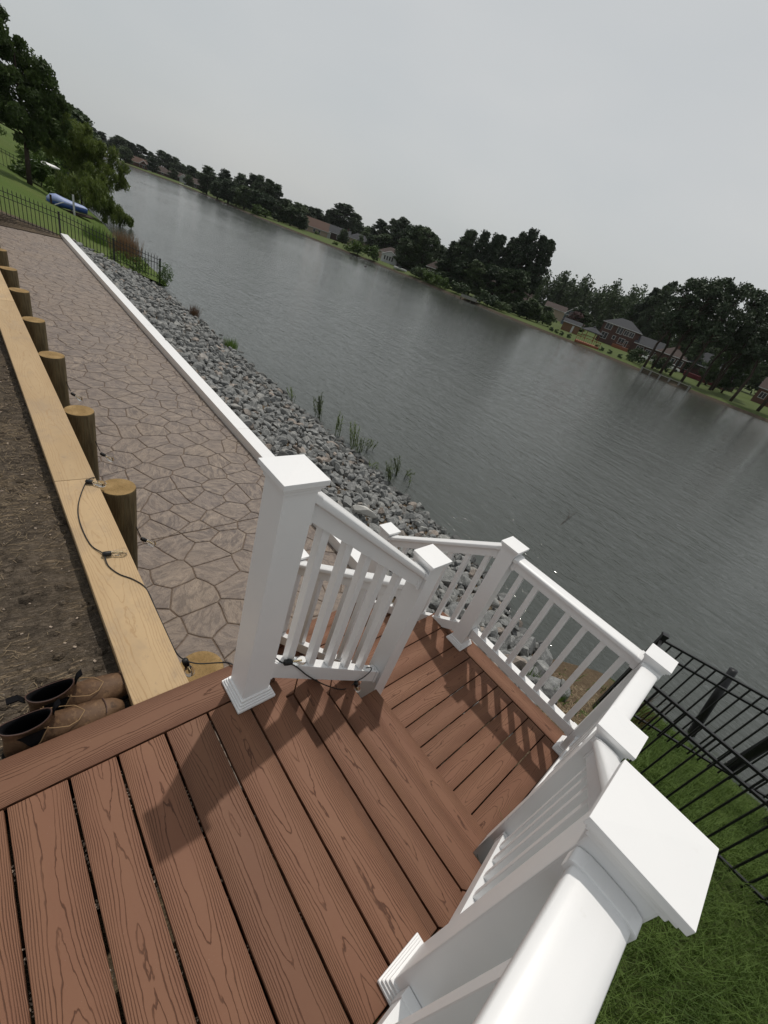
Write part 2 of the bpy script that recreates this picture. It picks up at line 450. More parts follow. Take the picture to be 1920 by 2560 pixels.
def water_mat():
    """murky lake: sheltered ripples near the bank, wind-ruffled open water farther out"""
    k = NT('lake_water', 0.1, 0.5)
    p = k.pos()
    k.b.inputs['IOR'].default_value = 1.40
    big = k.noise(k.map(p, (0.07, 0.16, 1.0), rot=(0, 0, 0.5)), 1.0, 3, 0.55)
    k.col(k.mix(big, (0.045, 0.051, 0.046), (0.060, 0.066, 0.060)))
    dist = k.n.new('ShaderNodeVectorMath'); dist.operation = 'LENGTH'
    k.l.new(p, dist.inputs[0])
    open_ = k.n.new('ShaderNodeMapRange'); open_.interpolation_type = 'SMOOTHSTEP'
    k.l.new(dist.outputs['Value'], open_.inputs[0])
    open_.inputs[1].default_value = 12.0; open_.inputs[2].default_value = 130.0; open_.inputs[3].default_value = 0.0; open_.inputs[4].default_value = 1.0
    wind = k.ramp(big, [(0.35, 0.0), (0.65, 1.0)])
    k.rough(k.math('ADD', 0.055, k.math('ADD', k.math('MULTIPLY', open_.outputs[0], 0.06), k.math('MULTIPLY', wind, 0.05))))
    w1 = k.noise(k.map(p, (1.5, 4.6, 1.0), rot=(0, 0, 0.62)), 1.0, 3, 0.6, 0.6)
    w2 = k.noise(k.map(p, (5.0, 13.0, 1.0), rot=(0, 0, 0.40)), 1.0, 3, 0.6, 0.8)
    w3 = k.noise(k.map(p, (0.45, 1.1, 1.0), rot=(0, 0, 0.8)), 1.0, 3, 0.55, 0.4)
    h = k.math('ADD', k.math('MULTIPLY', w1, 0.75), k.math('ADD', k.math('MULTIPLY', w2, 0.24), k.math('MULTIPLY', w3, 0.95)))
    b = k.bump(h, 0.6, 0.12)
    k.put(b.inputs['Strength'], k.math('SUBTRACT', 0.44, k.math('MULTIPLY', open_.outputs[0], 0.32)))
    return k.m
M['water'] = water_mat()

# ------------------------------------------------------------------ mesh helpers
class MB:
    def __init__(s): s.v, s.f = [], []
    def add(s, verts, faces):
        b = len(s.v); s.v += [tuple(q) for q in verts]; s.f += [tuple(b + i for i in fc) for fc in faces]
        return s
    def box(s, c, d, rot=0.0, m=None):
        hx, hy, hz = d[0] / 2, d[1] / 2, d[2] / 2
        vv = [Vector((x, y, z)) for z in (-hz, hz) for y in (-hy, hy) for x in (-hx, hx)]
        if rot: vv = [Matrix.Rotation(rot, 3, 'Z') @ q for q in vv]
        if m is not None: vv = [m @ q for q in vv]
        vv = [q + Vector(c) for q in vv]
        return s.add(vv, [(0, 2, 3, 1), (4, 5, 7, 6), (0, 1, 5, 4), (2, 6, 7, 3), (0, 4, 6, 2), (1, 3, 7, 5)])
    def prism(s, poly, z0, z1):
        n = len(poly)
        vv = [(x, y, z0) for x, y in poly] + [(x, y, z1) for x, y in poly]
        return s.add(vv, [tuple(range(n - 1, -1, -1)), tuple(range(n, 2 * n))] + [(i, (i + 1) % n, n + (i + 1) % n, n + i) for i in range(n)])
    def sweep(s, prof, a, b, perp):
        """profile (s, z) swept from a to b with vertical ends"""
        a, b, perp = Vector(a), Vector(b), Vector(perp)
        n = len(prof)
        vv = [a + perp * q + Vector((0, 0, z)) for q, z in prof] + [b + perp * q + Vector((0, 0, z)) for q, z in prof]
        return s.add(vv, [tuple(range(n)), tuple(range(2 * n - 1, n - 1, -1))] + [(i, n + i, n + (i + 1) % n, (i + 1) % n) for i in range(n)])
    def tube(s, pts, r, n=8, r1=None, cap=True):
        pts = [Vector(p) for p in pts]
        k = len(pts)
        rings = []
        up = Vector((0, 0, 1))
        for i, p in enumerate(pts):
            t = (pts[min(i + 1, k - 1)] - pts[max(i - 1, 0)]).normalized()
            u = t.cross(up if abs(t.z) < 0.95 else Vector((1, 0, 0))).normalized()
            w = t.cross(u)
            rr = r if r1 is None else r + (r1 - r) * i / max(1, k - 1)
            rings.append([p + (u * math.cos(6.28319 * j / n) + w * math.sin(6.28319 * j / n)) * rr for j in range(n)])
        return s.loft(rings, cap, cap)
    def loft(s, rings, cap0=True, cap1=True):
        n = len(rings[0]); b = []
        vv = [q for rg in rings for q in rg]
        for i in range(len(rings) - 1):
            for j in range(n):
                j2 = (j + 1) % n
                b.append((i * n + j, i * n + j2, (i + 1) * n + j2, (i + 1) * n + j))
        if cap0: b.append(tuple(range(n - 1, -1, -1)))
        if cap1: b.append(tuple((len(rings) - 1) * n + j for j in range(n)))
        return s.add(vv, b)
    def lathe(s, prof, n=16, c=(0, 0, 0)):
        rings = [[Vector((c[0] + r * math.cos(6.28319 * j / n), c[1] + r * math.sin(6.28319 * j / n), c[2] + z)) for j in range(n)] for r, z in prof]
        return s.loft(rings)
    def mesh(s, name, smooth=False):
        me = bpy.data.meshes.new(name)
        me.from_pydata(s.v, [], s.f)
        if smooth: me.polygons.foreach_set('use_smooth', [True] * len(me.polygons))
        me.update()
        return me
    def build(s, name, mat, parent=None, loc=(0, 0, 0), rot=(0, 0, 0), smooth=False, bevel=0.0, seg=2, label=None):
        me = s.mesh(name, smooth)
        if bevel:
            bm = bmesh.new(); bm.from_mesh(me)
            bmesh.ops.recalc_face_normals(bm, faces=bm.faces)
            ed = [e for e in bm.edges if len(e.link_faces) == 2 and e.calc_face_angle(0) > 0.5]
            bmesh.ops.bevel(bm, geom=ed, offset=bevel, segments=seg, affect='EDGES', profile=0.6, clamp_overlap=True)
            bm.to_mesh(me); bm.free()
        return put(name, me, mat, parent, loc, rot, label)

def put(name, me, mat, parent=None, loc=(0, 0, 0), rot=(0, 0, 0), label=None):
    if mat is not None and not me.materials:
        me.materials.append(mat)
    o = bpy.data.objects.new(name, me)
    COL.objects.link(o)
    o.location = loc; o.rotation_euler = rot
    if parent is not None: o.parent = parent
    if label: o['label'] = label
    return o

def tag(o, label, cat, group=None):
    o['label'] = label; o['category'] = cat
    if group: o['group'] = group
    return o
def thing(name, label, cat, loc=(0, 0, 0), rotz=0.0, group=None):
    o = bpy.data.objects.new(name, None)
    o.empty_display_size = 0.1
    COL.objects.link(o); o.location = loc; o.rotation_euler = (0, 0, rotz)
    return tag(o, label, cat, group)
def kind(o, k): o['kind'] = k; return o
ORD = ['first', 'second', 'third', 'fourth', 'fifth', 'sixth', 'seventh', 'eighth', 'ninth', 'tenth', 'eleventh', 'twelfth', 'thirteenth', 'fourteenth']

ZW = -2.70                      # water level
ZP = -1.63                      # patio level
RISE = 0.2037
ZL = -4 * RISE                  # landing level

# ================================================================== GROUND AND WATER
rng = random.Random(7)
def lerp_tab(t, x):
    if x <= t[0][0]: return t[0][1]
    for (a, va), (b, vb) in zip(t, t[1:]):
        if x <= b: return va + (vb - va) * (x - a) / (b - a)
    return t[-1][1]
def sstep(a, b, x):
    t = max(0.0, min(1.0, (x - a) / (b - a))); return t * t * (3 - 2 * t)
RIGHT_T = [(-8, -0.2), (-1, -0.34), (0, -0.58), (1.5, -1.06), (2.95, -1.47), (4.4, -2.12), (5.9, -2.72), (8.5, -3.5)]
RIP_T = [(2.5, -1.68), (2.7, -1.64), (5.9, -2.74), (8.5, -3.7)]
def ground_z(x, y):
    bump = 0.75 * math.exp(-((x + 0.3) / 1.1) ** 2)
    zl_ = lerp_tab(RIP_T, y + bump * sstep(2.6, 4.6, y))
    zr_ = lerp_tab(RIGHT_T, y)
    if y < 2.5: zl_ = -1.72
    s = sstep(-0.1, 1.0, x)
    return zl_ * (1 - s) + zr_ * s
def grid(xs, ys, fz):
    vv = [(x, y, fz(x, y)) for y in ys for x in xs]
    n = len(xs)
    ff = [(j * n + i, j * n + i + 1, (j + 1) * n + i + 1, (j + 1) * n + i) for j in range(len(ys) - 1) for i in range(n - 1)]
    return MB().add(vv, ff)
def span(a, b, n): return [a + (b - a) * i / n for i in range(n + 1)]

def rough_z(x, y):
    return ground_z(x, y) + 0.035 * noise.noise((x * 1.7, y * 1.7, 0.0)) + 0.02 * noise.noise((x * 6, y * 6, 3.0))
g = grid(span(-22.0, -1.0, 60) + span(-0.85, 3.2, 28) + span(3.8, 16, 14), span(-7, 1.5, 18) + span(1.8, 8.4, 40), rough_z)
sg = g.build('shore_ground', M['bank_soil'], smooth=True)
sg.data.materials.append(M['rough_soil'])
for p in sg.data.polygons:
    c = p.center
    if c.x + 0.25 * noise.noise((c.x * 3, c.y * 3, 1)) > 0.95 and c.y > -8: p.material_index = 1
kind(sg, 'structure')

def yard_z(x, y):
    return -0.112 + 0.018 * noise.noise((x * 1.3, y * 1.3, 0)) + 0.016 * noise.noise((x * 5, y * 5, 2)) + 0.010 * noise.noise((x * 17, y * 17, 5))
yd = grid(span(-21.6, -7, 40) + span(-6.9, -0.35, 190), span(-7, -2.2, 12) + span(-2.16, -0.345, 54), yard_z)
kind(yd.build('dirt_yard', M['dirt'], smooth=True), 'structure')

# lawn of the neighbour, falling to the water beyond the fence
LEFT_T = [(-60, 1.2), (-12, 0.35), (-4, -0.15), (0.95, -1.26), (2.69, -1.64), (4.39, -2.12), (6.1, -2.52), (6.9, -2.72), (9, -3.4)]
def left_shift(x):
    return lerp_tab([(-330, 44), (-300, 34), (-200, 17), (-120, 9), (-60, 2.0), (-35, 0.4), (-24, 0.0), (-21, -0.45)], x)
def left_z(x, y): 
    return lerp_tab(LEFT_T, y - left_shift(x)) + 0.03 * noise.noise((x * 0.4, y * 0.6, 0))
kind(grid([-700, -500, -400] + span(-340, -70, 40) + span(-66, -21.6, 46), span(-60, -4, 16) + span(-3.6, 9, 44) + span(10, 54, 30), left_z).build('neighbour_lawn', M['lawn'], smooth=True), 'structure')
# bare strip at the foot of the fence
kind(grid(span(-22.2, -20.9, 5), span(-2.0, 2.9, 20), lambda x, y: (-1.62 if x > -21.2 else left_z(x, y)) + 0.018 + 0.02 * noise.noise((x * 4, y * 4, 0))).build('bare_strip', M['dirt'], smooth=True), 'structure')

kind(MB().add([(-3000, -3000, -4.2), (3000, -3000, -4.2), (3000, 3000, -4.2), (-3000, 3000, -4.2)], [(0, 1, 2, 3)]).build('lake_bed', M['bank_soil']), 'structure')
kind(MB().add([(-900, 3.0, ZW), (220, 3.0, ZW), (220, 160, ZW), (-900, 160, ZW)], [(0, 1, 2, 3)]).build('lake_water', M['water']), 'structure')

SHORE = [(240, 96), (120, 90), (50, 86), (20, 84.5), (-5, 84), (-12, 83), (-18, 81), (-24, 82.2), (-32, 82.4), (-40, 84), (-47, 82), (-55, 81.5), (-64, 82.5), (-72, 82), (-80, 82.6), (-87, 84),
         (-96, 83.2), (-104, 84), (-112, 82), (-120, 79.5), (-134, 78.5), (-144, 78), (-158, 77), (-175, 77.5), (-200, 80), (-228, 82), (-254, 80), (-266, 72), (-285, 64), (-299, 57), (-330, 50), (-352, 44)]
far_rows = []
for i, (x, y) in enumerate(SHORE):
    a, b = SHORE[max(i - 1, 0)], SHORE[min(i + 1, len(SHORE) - 1)]
    t = Vector((b[0] - a[0], b[1] - a[1], 0)).normalized()
    nrm = Vector((t.y, -t.x, 0))
    if nrm.y < 0: nrm = -nrm
    far_rows.append([Vector((x, y, -3.3)) - nrm * 0.6, Vector((x, y, -2.62)), Vector((x, y, -2.34)) + nrm * 0.35, Vector((x, y, -2.22)) + nrm * 2.5, Vector((x, y, -2.20)) + nrm * 60, Vector((x * 4, y + 2400, -2.0))])
fb = MB()
n6 = 6
fb.add([q for r in far_rows for q in r], [(i * n6 + j, i * n6 + j + 1, (i + 1) * n6 + j + 1, (i + 1) * n6 + j) for i in range(len(far_rows) - 1) for j in range(n6 - 1)])
fo = fb.build('far_bank', M['far_lawn'], smooth=False)
fo.data.materials.append(M['bulkhead'])
for i, p in enumerate(fo.data.polygons):
    if i % 5 < 2: p.material_index = 1
kind(fo, 'structure')

# ================================================================== PATIO
def curb_in(x): return 2.390 + 0.0105 * (-x - 3.0)
def clip_half(poly, n, d):
    out = []
    for i in range(len(poly)):
        a, b = poly[i], poly[(i + 1) % len(poly)]
        da = a[0] * n[0] + a[1] * n[1] - d; db = b[0] * n[0] + b[1] * n[1] - d
        if da <= 0: out.append(a)
        if da * db < 0:
            t = da / (da - db); out.append((a[0] + (b[0] - a[0]) * t, a[1] + (b[1] - a[1]) * t))
    return out
PY0 = 0.02
patio_poly = [(-21.2, PY0), (-0.30, PY0), (-0.30, curb_in(-0.3)), (-21.2, curb_in(-21.2))]
patio = kind(MB().prism(patio_poly, ZP - 0.12, ZP - 0.009).build('patio', M['joint']), 'structure')
seeds = []
r3 = random.Random(21)
tries = 0
while tries < 9000:
    tries += 1
    x = r3.uniform(-21.2, -0.3); y = r3.uniform(PY0, 2.6)
    md = 0.18 + 0.50 * r3.random() ** 1.2
    if all((x - q[0]) ** 2 * 0.75 + (y - q[1]) ** 2 * 1.35 + 0.5 * (x - q[0]) * (y - q[1]) > md * md for q in seeds): seeds.append((x, y))
sx = sorted(seeds)
stones = []
for (x, y) in seeds:
    poly = list(patio_poly)
    near = sorted(((x - q[0]) ** 2 + (y - q[1]) ** 2, q) for q in sx if abs(q[0] - x) < 1.6)[1:26]
    for d2, q in near:
        nx, ny = q[0] - x, q[1] - y
        L = math.hypot(nx, ny); nx /= L; ny /= L
        mxy = ((x + q[0]) / 2 * nx + (y + q[1]) / 2 * ny)
        poly = clip_half(poly, (nx, ny), mxy)
        if len(poly) < 3: break
    if len(poly) < 3: continue
    cut = -3.13          # the saw-cut control joint
    parts = []
    if min(p[0] for p in poly) < cut < max(p[0] for p in poly):
        parts = [clip_half(poly, (1, 0.04), cut - 0.0025), clip_half(poly, (-1, -0.04), -cut - 0.0025)]
    else: parts = [poly]
    stones += [p for p in parts if len(p) >= 3]
def poly_area(p): return 0.5 * sum(p[i][0] * p[(i + 1) % len(p)][1] - p[(i + 1) % len(p)][0] * p[i][1] for i in range(len(p)))
def shrink(poly, d):
    if poly_area(poly) < 0: poly = poly[::-1]
    out = list(poly); n = len(poly)
    for i in range(n):
        a, b = poly[i], poly[(i + 1) % n]
        ex, ey = b[0] - a[0], b[1] - a[1]; L = math.hypot(ex, ey)
        if L < 1e-5: continue
        nx, ny = ey / L, -ex / L
        out = clip_half(out, (nx, ny), a[0] * nx + a[1] * ny - d)
        if len(out) < 3: return []
    return out
def ragged(poly, amp, r):
    """subdivide and wobble the edges"""
    out = []
    n = len(poly)
    for i in range(n):
        a, b = poly[i], poly[(i + 1) % n]
        L = math.hypot(b[0] - a[0], b[1] - a[1])
        k = max(1, int(L / 0.085))
        for j in range(k):
            t = j / k
            x, y = a[0] + (b[0] - a[0]) * t, a[1] + (b[1] - a[1]) * t
            w = amp * noise.noise((x * 9, y * 9, 4)); w2 = amp * noise.noise((x * 9, y * 9, 9))
            out.append((x + w, y + w2))
    return out
def inset_ring(poly, c, d):
    out = []
    for x, y in poly:
        L = math.hypot(x - c[0], y - c[1]); out.append((x - (x - c[0]) / L * d, y - (y - c[1]) / L * d))
    return out
def stone_mb(poly, tilt):
    p = shrink(poly, 0.0032)
    if len(p) < 3 or abs(poly_area(p)) < 0.0012: return None
    p = ragged(p, 0.012, r3)
    c = (sum(q[0] for q in p) / len(p), sum(q[1] for q in p) / len(p))
    q1 = inset_ring(p, c, 0.005); q2 = inset_ring(p, c, 0.016)
    h = lambda x, y, z: ZP + z + tilt[0] * (x - c[0]) + tilt[1] * (y - c[1])
    rings = [[Vector((x - c[0], y - c[1], h(x, y, -0.012))) for x, y in p], [Vector((x - c[0], y - c[1], h(x, y, -0.002))) for x, y in q1], [Vector((x - c[0], y - c[1], h(x, y, 0.0015))) for x, y in q2]]
    return MB().loft(rings, False, True), c
stones.sort(key=lambda p: -sum(q[0] for q in p) / len(p))       # the nearest first
rest = MB(); n_st = 0
for p in stones:
    r = stone_mb(p, (r3.uniform(-.008, .008), r3.uniform(-.008, .008)))
    if r is None: continue
    mb, c = r
    if n_st < 292:
        mb.build('paving_stone', M['stone'], patio, (c[0], c[1], 0)); n_st += 1
    else:
        rest.add([(v[0] + c[0], v[1] + c[1], v[2]) for v in mb.v], mb.f)
if rest.v: kind(rest.build('far_paving_stones', M['stone'], patio), 'stuff')

# white curb along the patio's water side
cu = thing('white_curb', 'long low white boxed curb between the stamped patio and the riprap rocks', 'curb', (-1.4, curb_in(-1.4), ZP))
secs = [(-1.42, -5.35), (-5.356, -10.65), (-10.656, -16.0), (-16.006, -21.3)]
for a, b in secs:
    ya, yb = curb_in(a), curb_in(b)
    mb = MB().prism([(a, ya), (a, ya + 0.215), (b, yb + 0.215), (b, yb)], ZP - 0.1, ZP + 0.14)
    mb.build('curb_section', M['white'], cu, (1.4, -curb_in(-1.4), -ZP), bevel=0.006)

# ================================================================== RETAINING WALL
rw = thing('retaining_wall', 'timber retaining wall capped with flat yellow pine boards beside the dirt yard', 'retaining wall', (-0.36, -0.25, ZP))
caps = [(-0.368, -1.948), (-1.951, -5.61), (-5.614, -9.3), (-9.304, -12.9), (-12.904, -16.6), (-16.604, -20.9)]
for a, b in caps:
    L = a - b
    MB().box((0, 0, 0), (L, 0.200, 0.040)).build('cap_board', M['pine'], rw, ((a + b) / 2 + 0.36, 0.0, -0.040 - ZP), bevel=0.004)
for k in range(6):
    MB().box((0, 0, 0), (20.5, 0.045, 0.255)).build('wall_plank', M['pine_edge'], rw, (-10.3, 0.055, 0.135 + k * 0.260))
PILES = [(-0.605, 0.005, -0.335, 0.108)] + [(x, -0.048, -0.055 - 0.01 * (i % 2), 0.098) for i, x in enumerate((-1.875, -2.985, -4.13, -5.18, -6.25, -7.33, -8.42, -9.5))]
for i, (x, y, zt, r) in enumerate(PILES):
    lab = ('squat timber pile cut off low beside the deck corner' if i == 0 else
           f'{ORD[i - 1]} full height round timber pile from the deck, standing behind the pine beam')
    t = thing('timber_pile', lab, 'pile', (x, y, ZP), 0.0, 'round timber piles along the retaining wall')
    H = zt - ZP
    prof = [(r * 1.03, -0.25), (r * 1.02, H * 0.3), (r * 1.0, H * 0.7), (r * 0.995, H - 0.006), (r * 0.97, H)]
    MB().lathe(prof, 28).build('shaft', M['pile'], t, smooth=True)
    rr = [[Vector((q * r * 0.97 * math.cos(6.28319 * j / 28), q * r * 0.97 * math.sin(6.28319 * j / 28), H + 0.003)) for j in range(28)] for q in (1.0, 0.5)]
    MB().loft(rr, False, True).build('cut_end', M['pile_top'], t, rot=(0, 0, i * 1.3))

# ================================================================== DECKS AND STAIRS
TH = 0.025
XIN, XOUT, XINR, XOUTR = -0.205, -0.358, 0.797, 0.948
def board(name, parent, x0, x1, y0, y1, ztop, along='x', origin=(0, 0, 0), mat='deck'):
    """one plank, its own object with local x along its length"""
    cx, cy = (x0 + x1) / 2, (y0 + y1) / 2
    if along == 'x': L, W, rz = x1 - x0, y1 - y0, 0.0
    else: L, W, rz = y1 - y0, x1 - x0, math.pi / 2
    return MB().box((0, 0, -TH / 2), (L, W, TH)).build(name, M[mat], parent, (cx - origin[0], cy - origin[1], ztop - origin[2]), (0, 0, rz), bevel=0.003)
def poly_board(name, parent, poly, ztop, along, origin):
    cx = sum(p[0] for p in poly) / len(poly); cy = sum(p[1] for p in poly) / len(poly)
    rz = 0.0 if along == 'x' else math.pi / 2
    c, s = math.cos(-rz), math.sin(-rz)
    pl = [((x - cx) * c - (y - cy) * s, (x - cx) * s + (y - cy) * c) for x, y in poly]
    if poly_area(pl) < 0: pl = pl[::-1]
    return MB().prism(pl, -TH, 0).build(name, M['deck'], parent, (cx - origin[0], cy - origin[1], ztop - origin[2]), (0, 0, rz), bevel=0.003)

ud = thing('upper_deck', 'upper brown composite deck in the foreground with boards running to the right rail', 'deck', (0, 0, 0))
ys = [0.1490, 0.0045, -0.1425, -0.2920, -0.4405, -0.5720, -0.7220, -0.8680, -1.0130, -1.1580, -1.3030, -1.4480, -1.5930, -1.7380, -1.8830, -2.0280]
for i, (a, b) in enumerate(zip(ys, ys[1:])):
    board('deck_board', ud, XIN + 0.003, XINR - 0.003, b + 0.0038, a - (0.0 if i == 0 else 0.0038), 0)
board('border_board', ud, XOUT, XIN - 0.003, -2.03, 0.149, 0, 'y')
board('border_board', ud, XINR + 0.003, XOUTR, -2.03, 0.149, 0, 'y')
MB().box((0, 0, 0), (0.02, 2.1, 0.16)).build('fascia', M['deck'], ud, (XOUT + 0.024, -0.93, -TH - 0.084))
MB().box((0, 0, 0), (1.25, 0.018, RISE - TH - 0.004)).build('riser', M['deck'], ud, (0.295, 0.118, -RISE / 2 - TH / 2))
for q in range(8):
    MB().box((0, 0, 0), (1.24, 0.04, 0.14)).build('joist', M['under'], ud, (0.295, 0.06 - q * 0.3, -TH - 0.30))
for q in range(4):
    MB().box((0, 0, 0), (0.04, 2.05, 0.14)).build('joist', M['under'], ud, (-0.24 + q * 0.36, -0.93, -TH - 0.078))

st = thing('upper_stair', 'short flight of three brown composite steps down to the landing', 'stair', (0, 0.15, -RISE))
so = (0, 0.15, -RISE)
NOS = [0.149, 0.420, 0.683, 0.933]
GAP = [None, 0.277, 0.539, 0.790]
for i in (1, 2, 3):
    z = -i * RISE; g0 = GAP[i]; back = NOS[i - 1] - 0.045; n0 = NOS[i]
    board('tread_board', st, XIN + 0.003, XINR - 0.003, back, g0 - 0.0035, z, 'x', so)
    xl, xr = XOUT, XOUTR
    if i == 3: xl = -0.17; xr = 0.755         # notched round the two bottom posts
    if i < 3:
        poly_board('tread_board', st, [(XIN + 0.003, g0 + 0.0035), (XINR - 0.003, g0 + 0.0035), (xr - 0.002, n0), (xl + 0.002, n0)], z, 'x', so)
        poly_board('tread_return', st, [(xl, back), (XIN - 0.0035, back), (XIN - 0.0035, g0 + 0.003), (xl, n0 - 0.004)], z, 'y', so)
        poly_board('tread_return', st, [(XINR + 0.0035, back), (xr, back), (xr, n0 - 0.004), (XINR + 0.0035, g0 + 0.003)], z, 'y', so)
    else:
        board('tread_board', st, xl, xr, g0 + 0.0035, n0, z, 'x', so)
    MB().box((0, 0, 0), (1.25 if i < 3 else 0.92, 0.018, RISE - TH - 0.004)).build('riser', M['deck'], st, (0.295 - so[0], n0 - 0.031 - so[1], z - RISE / 2 - TH / 2 - so[2]))

ld = thing('landing_deck', 'lower square landing of brown composite boards beside the water', 'deck', (0.2, 1.4, ZL))
lo = (0.2, 1.4, ZL)
lx = [-0.405, -0.2207, -0.0762, 0.0683, 0.2128, 0.3573, 0.5018, 0.6463, 0.7920]
YF = 1.951
for a, b in zip(lx, lx[1:]):
    board('deck_board', ld, a + 0.0035, b - 0.0035, 0.60, YF - 0.0035, ZL, 'y', lo)
poly_board('border_board', ld, [(lx[0] + 0.0035 - 0.003, YF + 0.003), (XINR, YF + 0.003), (XOUTR, YF + 0.150), (-0.553, YF + 0.150)], ZL, 'x', lo)
poly_board('border_board', ld, [(-0.555, 0.62), (lx[0] - 0.0035, 0.62), (lx[0] - 0.0035, YF), (-0.555, YF + 0.147)], ZL, 'y', lo)
poly_board('border_board', ld, [(0.7955, 0.62), (XOUTR, 0.62), (XOUTR, YF + 0.146), (0.7955, YF)], ZL, 'y', lo)
MB().box((0, 0, 0), (1.49, 0.02, 0.2)).build('fascia', M['deck'], ld, (0.197 - 0.2, YF + 0.135 - 1.4, -TH - 0.104))
MB().box((0, 0, 0), (0.02, 1.46, 0.2)).build('fascia', M['deck'], ld, (XOUTR - 0.016 - 0.2, 1.35 - 1.4, -TH - 0.104))
for q in range(4):
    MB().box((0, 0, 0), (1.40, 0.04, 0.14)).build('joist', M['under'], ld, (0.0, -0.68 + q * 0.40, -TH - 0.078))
for q, (px, py) in enumerate(((-0.45, 2.0), (0.85, 2.0), (-0.45, 1.0), (0.85, 1.0))):
    MB().box((0, 0, 0), (0.09, 0.09, 1.1)).build('support_post', M['pine_edge'], ld, (px - 0.2, py - 1.4, -TH - 0.56))

l2 = thing('lower_stair', 'lower flight of brown composite steps down to the stamped patio', 'stair', (-0.56, 1.48, ZL - RISE))
l2o = (-0.56, 1.48, ZL - RISE)
NX = [-0.555, -0.820, -1.080, -1.342]; GX = [None, -0.680, -0.940, -1.200]
for i in (1, 2, 3):
    z = ZL - i * RISE
    board('tread_board', l2, GX[i] + 0.0035, NX[i - 1] + 0.045, 0.915, 2.055, z, 'y', l2o)
    board('tread_board', l2, NX[i], GX[i] - 0.0035, 0.915, 2.055, z, 'y', l2o)
    MB().box((0, 0, 0), (0.018, 1.13, RISE - TH - 0.004)).build('riser', M['deck'], l2, (NX[i - 1] + 0.031 - l2o[0], 0.0, z + RISE / 2 - TH / 2 - l2o[2]))
MB().box((0, 0, 0), (0.018, 1.13, RISE - TH - 0.004)).build('riser', M['deck'], l2, (NX[3] + 0.031 - l2o[0], 0.0, ZP + RISE / 2 - TH / 2 - l2o[2]))

# ================================================================== WHITE RAILINGS
def post(x, y, zb, zt, label, skirt=True):
    t = thing('railing_post', label, 'railing post', (x, y, zb), 0.0, 'white posts of the deck railing')
    H = zt - zb
    MB().box((0, 0, (H - 0.03) / 2), (0.112, 0.112, H - 0.03)).build('post_sleeve', M['white'], t, bevel=0.004)
    c = MB()
    for w, z0, z1 in ((0.122, H - 0.052, H - 0.036), (0.136, H - 0.036, H - 0.024), (0.150, H - 0.024, H - 0.006)):
        c.box((0, 0, (z0 + z1) / 2), (w, w, z1 - z0))
    w = 0.0745
    c.add([(-w, -w, H - 0.006), (w, -w, H - 0.006), (w, w, H - 0.006), (-w, w, H - 0.006), (0, 0, H - 0.003)], [(0, 1, 4), (1, 2, 4), (2, 3, 4), (3, 0, 4)])
    c.build('post_cap', M['white'], t, bevel=0.0018)
    if skirt:
        k = MB()
        for w, z0, z1 in ((0.160, 0.001, 0.016), (0.150, 0.016, 0.027), (0.139, 0.027, 0.037), (0.127, 0.037, 0.050)):
            k.box((0, 0, (z0 + z1) / 2), (w, w, z1 - z0))
        k.build('base_skirt', M['white'], t, bevel=0.0035)
    return t
P_ = {}
post(-0.217, 0.030, 0.0, 1.064, 'tall white post at the head of the stair beside the retaining wall')
post(0.823, 0.035, 0.0, 1.066, 'large white post nearest the viewer with its cap over the grass')
post(-0.236, 0.990, ZL, 0.432, 'white post at the foot of the upper stair on the patio side', False)
post(0.818, 0.990, ZL, 0.432, 'white post at the foot of the upper stair on the grass side', False)
post(-0.236, 1.982, ZL, 0.233, 'white corner post of the landing between the riprap rocks and the lower stair')
post(0.806, 1.985, ZL, 0.233, 'white corner post of the landing beside the black metal fence')
post(-1.320, 1.985, ZP, -0.436, 'white bottom post of the lower stair beside the riprap rocks')
post(-1.320, 0.990, ZP, -0.436, 'white bottom post of the lower stair on the retaining wall side')

